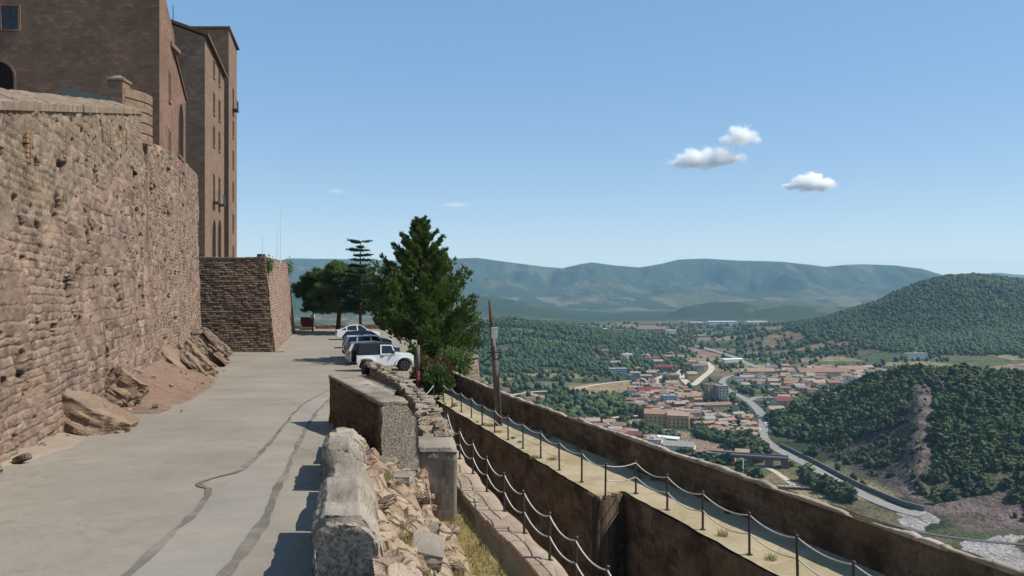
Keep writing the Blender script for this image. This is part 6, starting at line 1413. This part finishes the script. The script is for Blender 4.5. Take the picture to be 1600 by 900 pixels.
# northern rise
N = 52000; Y = rs_.uniform(1060, 2050, N); px_ = rs_.uniform(660, 1090, N); X = (px_ - 800) / FPX * Y
dens = prof(px_, [(660, 1), (900, 1), (985, .75), (1040, .3), (1090, .1)]) * ss((Y - 1050) / 120) * np.where(fbm(X / 70, Y / 50, 4, 33) > .06, .10, .85) * np.where(np.sin((Y + 90 * fbm(X / 200, Y / 200, 3, 34)) / 9) > .55, .25, 1)
Zp = height(X, Y); k = (rs_.random(N) < dens * Y / 2050); scatter('woodland', X[k], Y[k], 3.0 + 6.5 * rs_.random(k.sum()) ** 2.2, LP, 'wood of small trees on the rise north of the village', 8, TC2, 90., .8)
# wooded peak and terraces
N = 110000; Y = rs_.uniform(1200, 2500, N); px_ = rs_.uniform(1150, 1640, N); X = (px_ - 800) / FPX * Y; Zp = height(X, Y)
d2 = prof(px_, [(1150, 0), (1230, .4), (1320, .9), (1640, .95)]) * ss((Zp + np.interp(px_, [1240, 1440], [99., 112.]) + 14 * fbm(X / 60, Y / 60, 3, 37)) / 10)
k = rs_.random(N) < d2 * (.62 + 1.3 * fbm(X / 60, Y / 60, 4, 96)); scatter('woodland', X[k], Y[k], 3.2 + 6.5 * rs_.random(k.sum()) ** 2.2, LP, 'pine forest covering the peak across the valley', 9, TC2, 130., .85)
# hedges and trees between the fields
N = 14000; Y = np.exp(rs_.uniform(math.log(480), math.log(2700), N)); px_ = rs_.uniform(730, 1480, N); X = (px_ - 800) / FPX * Y
f1, f2, cid = voro(X / 95 + .3 * fbm(X / 200, Y / 200, 2, 5), Y / 60, 77)
dn = np.where(f2 - f1 < .12, .55, .06) + (fbm(X / 60, Y / 60, 3, 97) > .12) * .5
inf = np.zeros(N, bool)
for p_, c_ in FIELDS: inf |= inpoly(X, Y, vpoly(p_))
near = (rs_.random(N) < dn) & ~inf & (X < 215 + 0 * Y) | ((rs_.random(N) < dn) & ~inf & (Y > 640))
stt = np.sin((Y + 110 * fbm(X / 320, Y / 320, 3, 15)) / np.interp(Y, [1300, 2600], [7., 16.])); near |= (Y > 1330) & (px_ > 1150) & (stt > .3) & (rs_.random(N) < .75)
near &= height(X, Y) < -100
for i0 in range(0, len(RD), 1): pass
idx = np.where(near)[0]; good = []
PL = np.array(placed)
for i in idx:
    if np.min(np.hypot(RD[:, 0] - X[i], RD[:, 1] - Y[i])) < 10: continue
    if np.min(np.hypot(PL[:, 0] - X[i], PL[:, 1] - Y[i]) - PL[:, 2]) < 2: continue
    good.append(i)
good = np.array(good); X, Y = X[good], Y[good]; S = rs_.uniform(4, 9, len(X)) * np.where(Y > 1400, 1.3, 1)
# denser groves named by the photograph: below the core, behind the field, by the viaduct
for pl_, n_ in (([(1085, 672), (1130, 680), (1175, 690), (1200, 712), (1170, 712), (1120, 692), (1090, 684)], 420), ([(880, 612), (985, 622), (990, 650), (930, 648), (870, 632)], 200), ([(1020, 672), (1075, 690), (1070, 696), (1015, 680)], 60), ([(1195, 590), (1340, 606), (1300, 640), (1200, 628)], 420), ([(1230, 640), (1290, 640), (1260, 690), (1205, 680)], 260), ([(830, 632), (930, 660), (960, 672), (860, 650)], 110), ([(988, 612), (1030, 600), (1096, 622), (1096, 650), (1085, 668), (1015, 655), (985, 642)], 70), ([(1148, 584), (1390, 582), (1385, 606), (1160, 608)], 70), ([(1060, 655), (1160, 652), (1176, 688), (1095, 678)], 35), ([(1215, 735), (1330, 775), (1330, 790), (1230, 750)], 90)):
    P_ = np.array(vpoly(pl_)); x_, y_ = rs_.uniform(P_[:, 0].min(), P_[:, 0].max(), n_ * 6), rs_.uniform(P_[:, 1].min(), P_[:, 1].max(), n_ * 6); kk = np.where(inpoly(x_, y_, [tuple(q) for q in P_]))[0][:n_]
    kk = np.array([i for i in kk if np.min(np.hypot(PL[:, 0] - x_[i], PL[:, 1] - y_[i]) - PL[:, 2]) > 1 and np.min(np.hypot(RD[:, 0] - x_[i], RD[:, 1] - y_[i])) > 8], int)
    X = np.concatenate([X, x_[kk]]); Y = np.concatenate([Y, y_[kk]]); S = np.concatenate([S, rs_.uniform(3.5, 7.5, len(kk))])
order = np.argsort(-(S / Y)); big = order[:280]; rest = order[280:]
scatter('valley_vegetation', X[rest], Y[rest], S[rest], LP, 'bushes and small trees scattered over the valley floor', 12)
for i in big:
    o = bpy.data.objects.new('broadleaf_tree', TM[12 + int(rs_.integers(0, len(TM) - 12))]); C.objects.link(o); o.location = (X[i], Y[i], float(height(X[i:i + 1], Y[i:i + 1])[0]) - .3); s = float(S[i]) * 1.05; o.scale = (s, s, s); o.rotation_euler.z = float(rs_.uniform(0, 6.28))
    tag(o, 'one of the round bushy trees standing between the houses and roads of the valley', 'tree', 'round trees in the valley')

# ---------------------------------------------------------------- clouds, well above and beyond the haze
def cloud(name, label, px, py, wpx, hpx, dist, dens, seed, puffs):
    m = bpy.data.materials.new(name); m.use_nodes = True; n = m.node_tree; n.nodes.remove(n.nodes['Principled BSDF'])
    v = n.nodes.new('ShaderNodeVolumePrincipled'); v.inputs['Color'].default_value = (1, 1, 1, 1); v.inputs['Anisotropy'].default_value = .0
    tc = n.nodes.new('ShaderNodeTexCoord'); ns = n.nodes.new('ShaderNodeTexNoise'); ns.inputs['Scale'].default_value = 1.0; ns.inputs['Detail'].default_value = 6; ns.inputs['Roughness'].default_value = .62
    mp = n.nodes.new('ShaderNodeMapping'); k = 4.2 / (hpx / FPX * dist); mp.inputs['Scale'].default_value = (k, k, k); mp.inputs['Location'].default_value = (seed, seed * 2, 0); n.links.new(tc.outputs['Object'], mp.inputs[0]); n.links.new(mp.outputs[0], ns.inputs['Vector'])
    W, H = wpx / FPX * dist, hpx / FPX * dist; acc = None
    for (cx, cz, rx, rz) in puffs:
        mm = n.nodes.new('ShaderNodeMapping'); mm.vector_type = 'POINT'; mm.inputs['Location'].default_value = (-cx / rx, 0, -cz / rz); mm.inputs['Scale'].default_value = (1 / (W * rx), 1 / (W * rx * .8), 1 / (H * rz)); 
        mm.inputs['Location'].default_value = (-cx / rx, 0, -cz / rz); n.links.new(tc.outputs['Object'], mm.inputs[0])
        ln = n.nodes.new('ShaderNodeVectorMath'); ln.operation = 'LENGTH'; n.links.new(mm.outputs[0], ln.inputs[0])
        sb = n.nodes.new('ShaderNodeMath'); sb.operation = 'SUBTRACT'; sb.inputs[0].default_value = 1; n.links.new(ln.outputs['Value'], sb.inputs[1])
        if acc is None: acc = sb.outputs[0]
        else:
            mx = n.nodes.new('ShaderNodeMath'); mx.operation = 'MAXIMUM'; n.links.new(acc, mx.inputs[0]); n.links.new(sb.outputs[0], mx.inputs[1]); acc = mx.outputs[0]
    a1 = n.nodes.new('ShaderNodeMath'); a1.operation = 'MULTIPLY_ADD'; n.links.new(ns.outputs['Fac'], a1.inputs[0]); a1.inputs[1].default_value = 3.2; a1.inputs[2].default_value = -1.85
    a2 = n.nodes.new('ShaderNodeMath'); a2.operation = 'MULTIPLY_ADD'; n.links.new(acc, a2.inputs[0]); a2.inputs[1].default_value = 1.6; n.links.new(a1.outputs[0], a2.inputs[2])
    a3 = n.nodes.new('ShaderNodeMath'); a3.operation = 'MAXIMUM'; n.links.new(a2.outputs[0], a3.inputs[0]); a3.inputs[1].default_value = 0
    a4 = n.nodes.new('ShaderNodeMath'); a4.operation = 'MULTIPLY'; n.links.new(a3.outputs[0], a4.inputs[0]); a4.inputs[1].default_value = dens / H * 3
    n.links.new(a4.outputs[0], v.inputs['Density']); n.links.new(v.outputs[0], n.nodes['Material Output'].inputs['Volume'])
    mb = MB(); mb.box(-W * .62, W * .62, -W * .35, W * .35, -H * .62, H * .62); o = mb.build(name, m); o.location = PD(px, py, dist); tag(o, label, 'cloud'); return o
cloud('cloud', 'larger bright cumulus cloud with a raised upper puff', 1114, 232, 156, 76, 22000, 5, 3, [(-.18, -.22, .26, .24), (.02, -.18, .24, .26), (.30, .28, .20, .24), (.16, .18, .14, .16), (-.38, -.30, .12, .12), (.2, -.2, .16, .14), (.44, .16, .08, .12)])
cloud('cloud', 'smaller cumulus cloud with a flat base nearer the hills', 1268, 284, 96, 36, 22000, 5, 8, [(-.05, -.05, .32, .42), (.2, -.1, .24, .34), (-.34, -.2, .16, .18), (.02, .16, .2, .3)])
cloud('cloud', 'faint tiny wisp of cloud above the pines', 526, 299, 40, 14, 22000, .18, 5, [(0, 0, .4, .45)])
cloud('cloud', 'faint long wisp of cloud above the cypress', 712, 320, 70, 12, 22000, .15, 6, [(0, 0, .45, .4)])
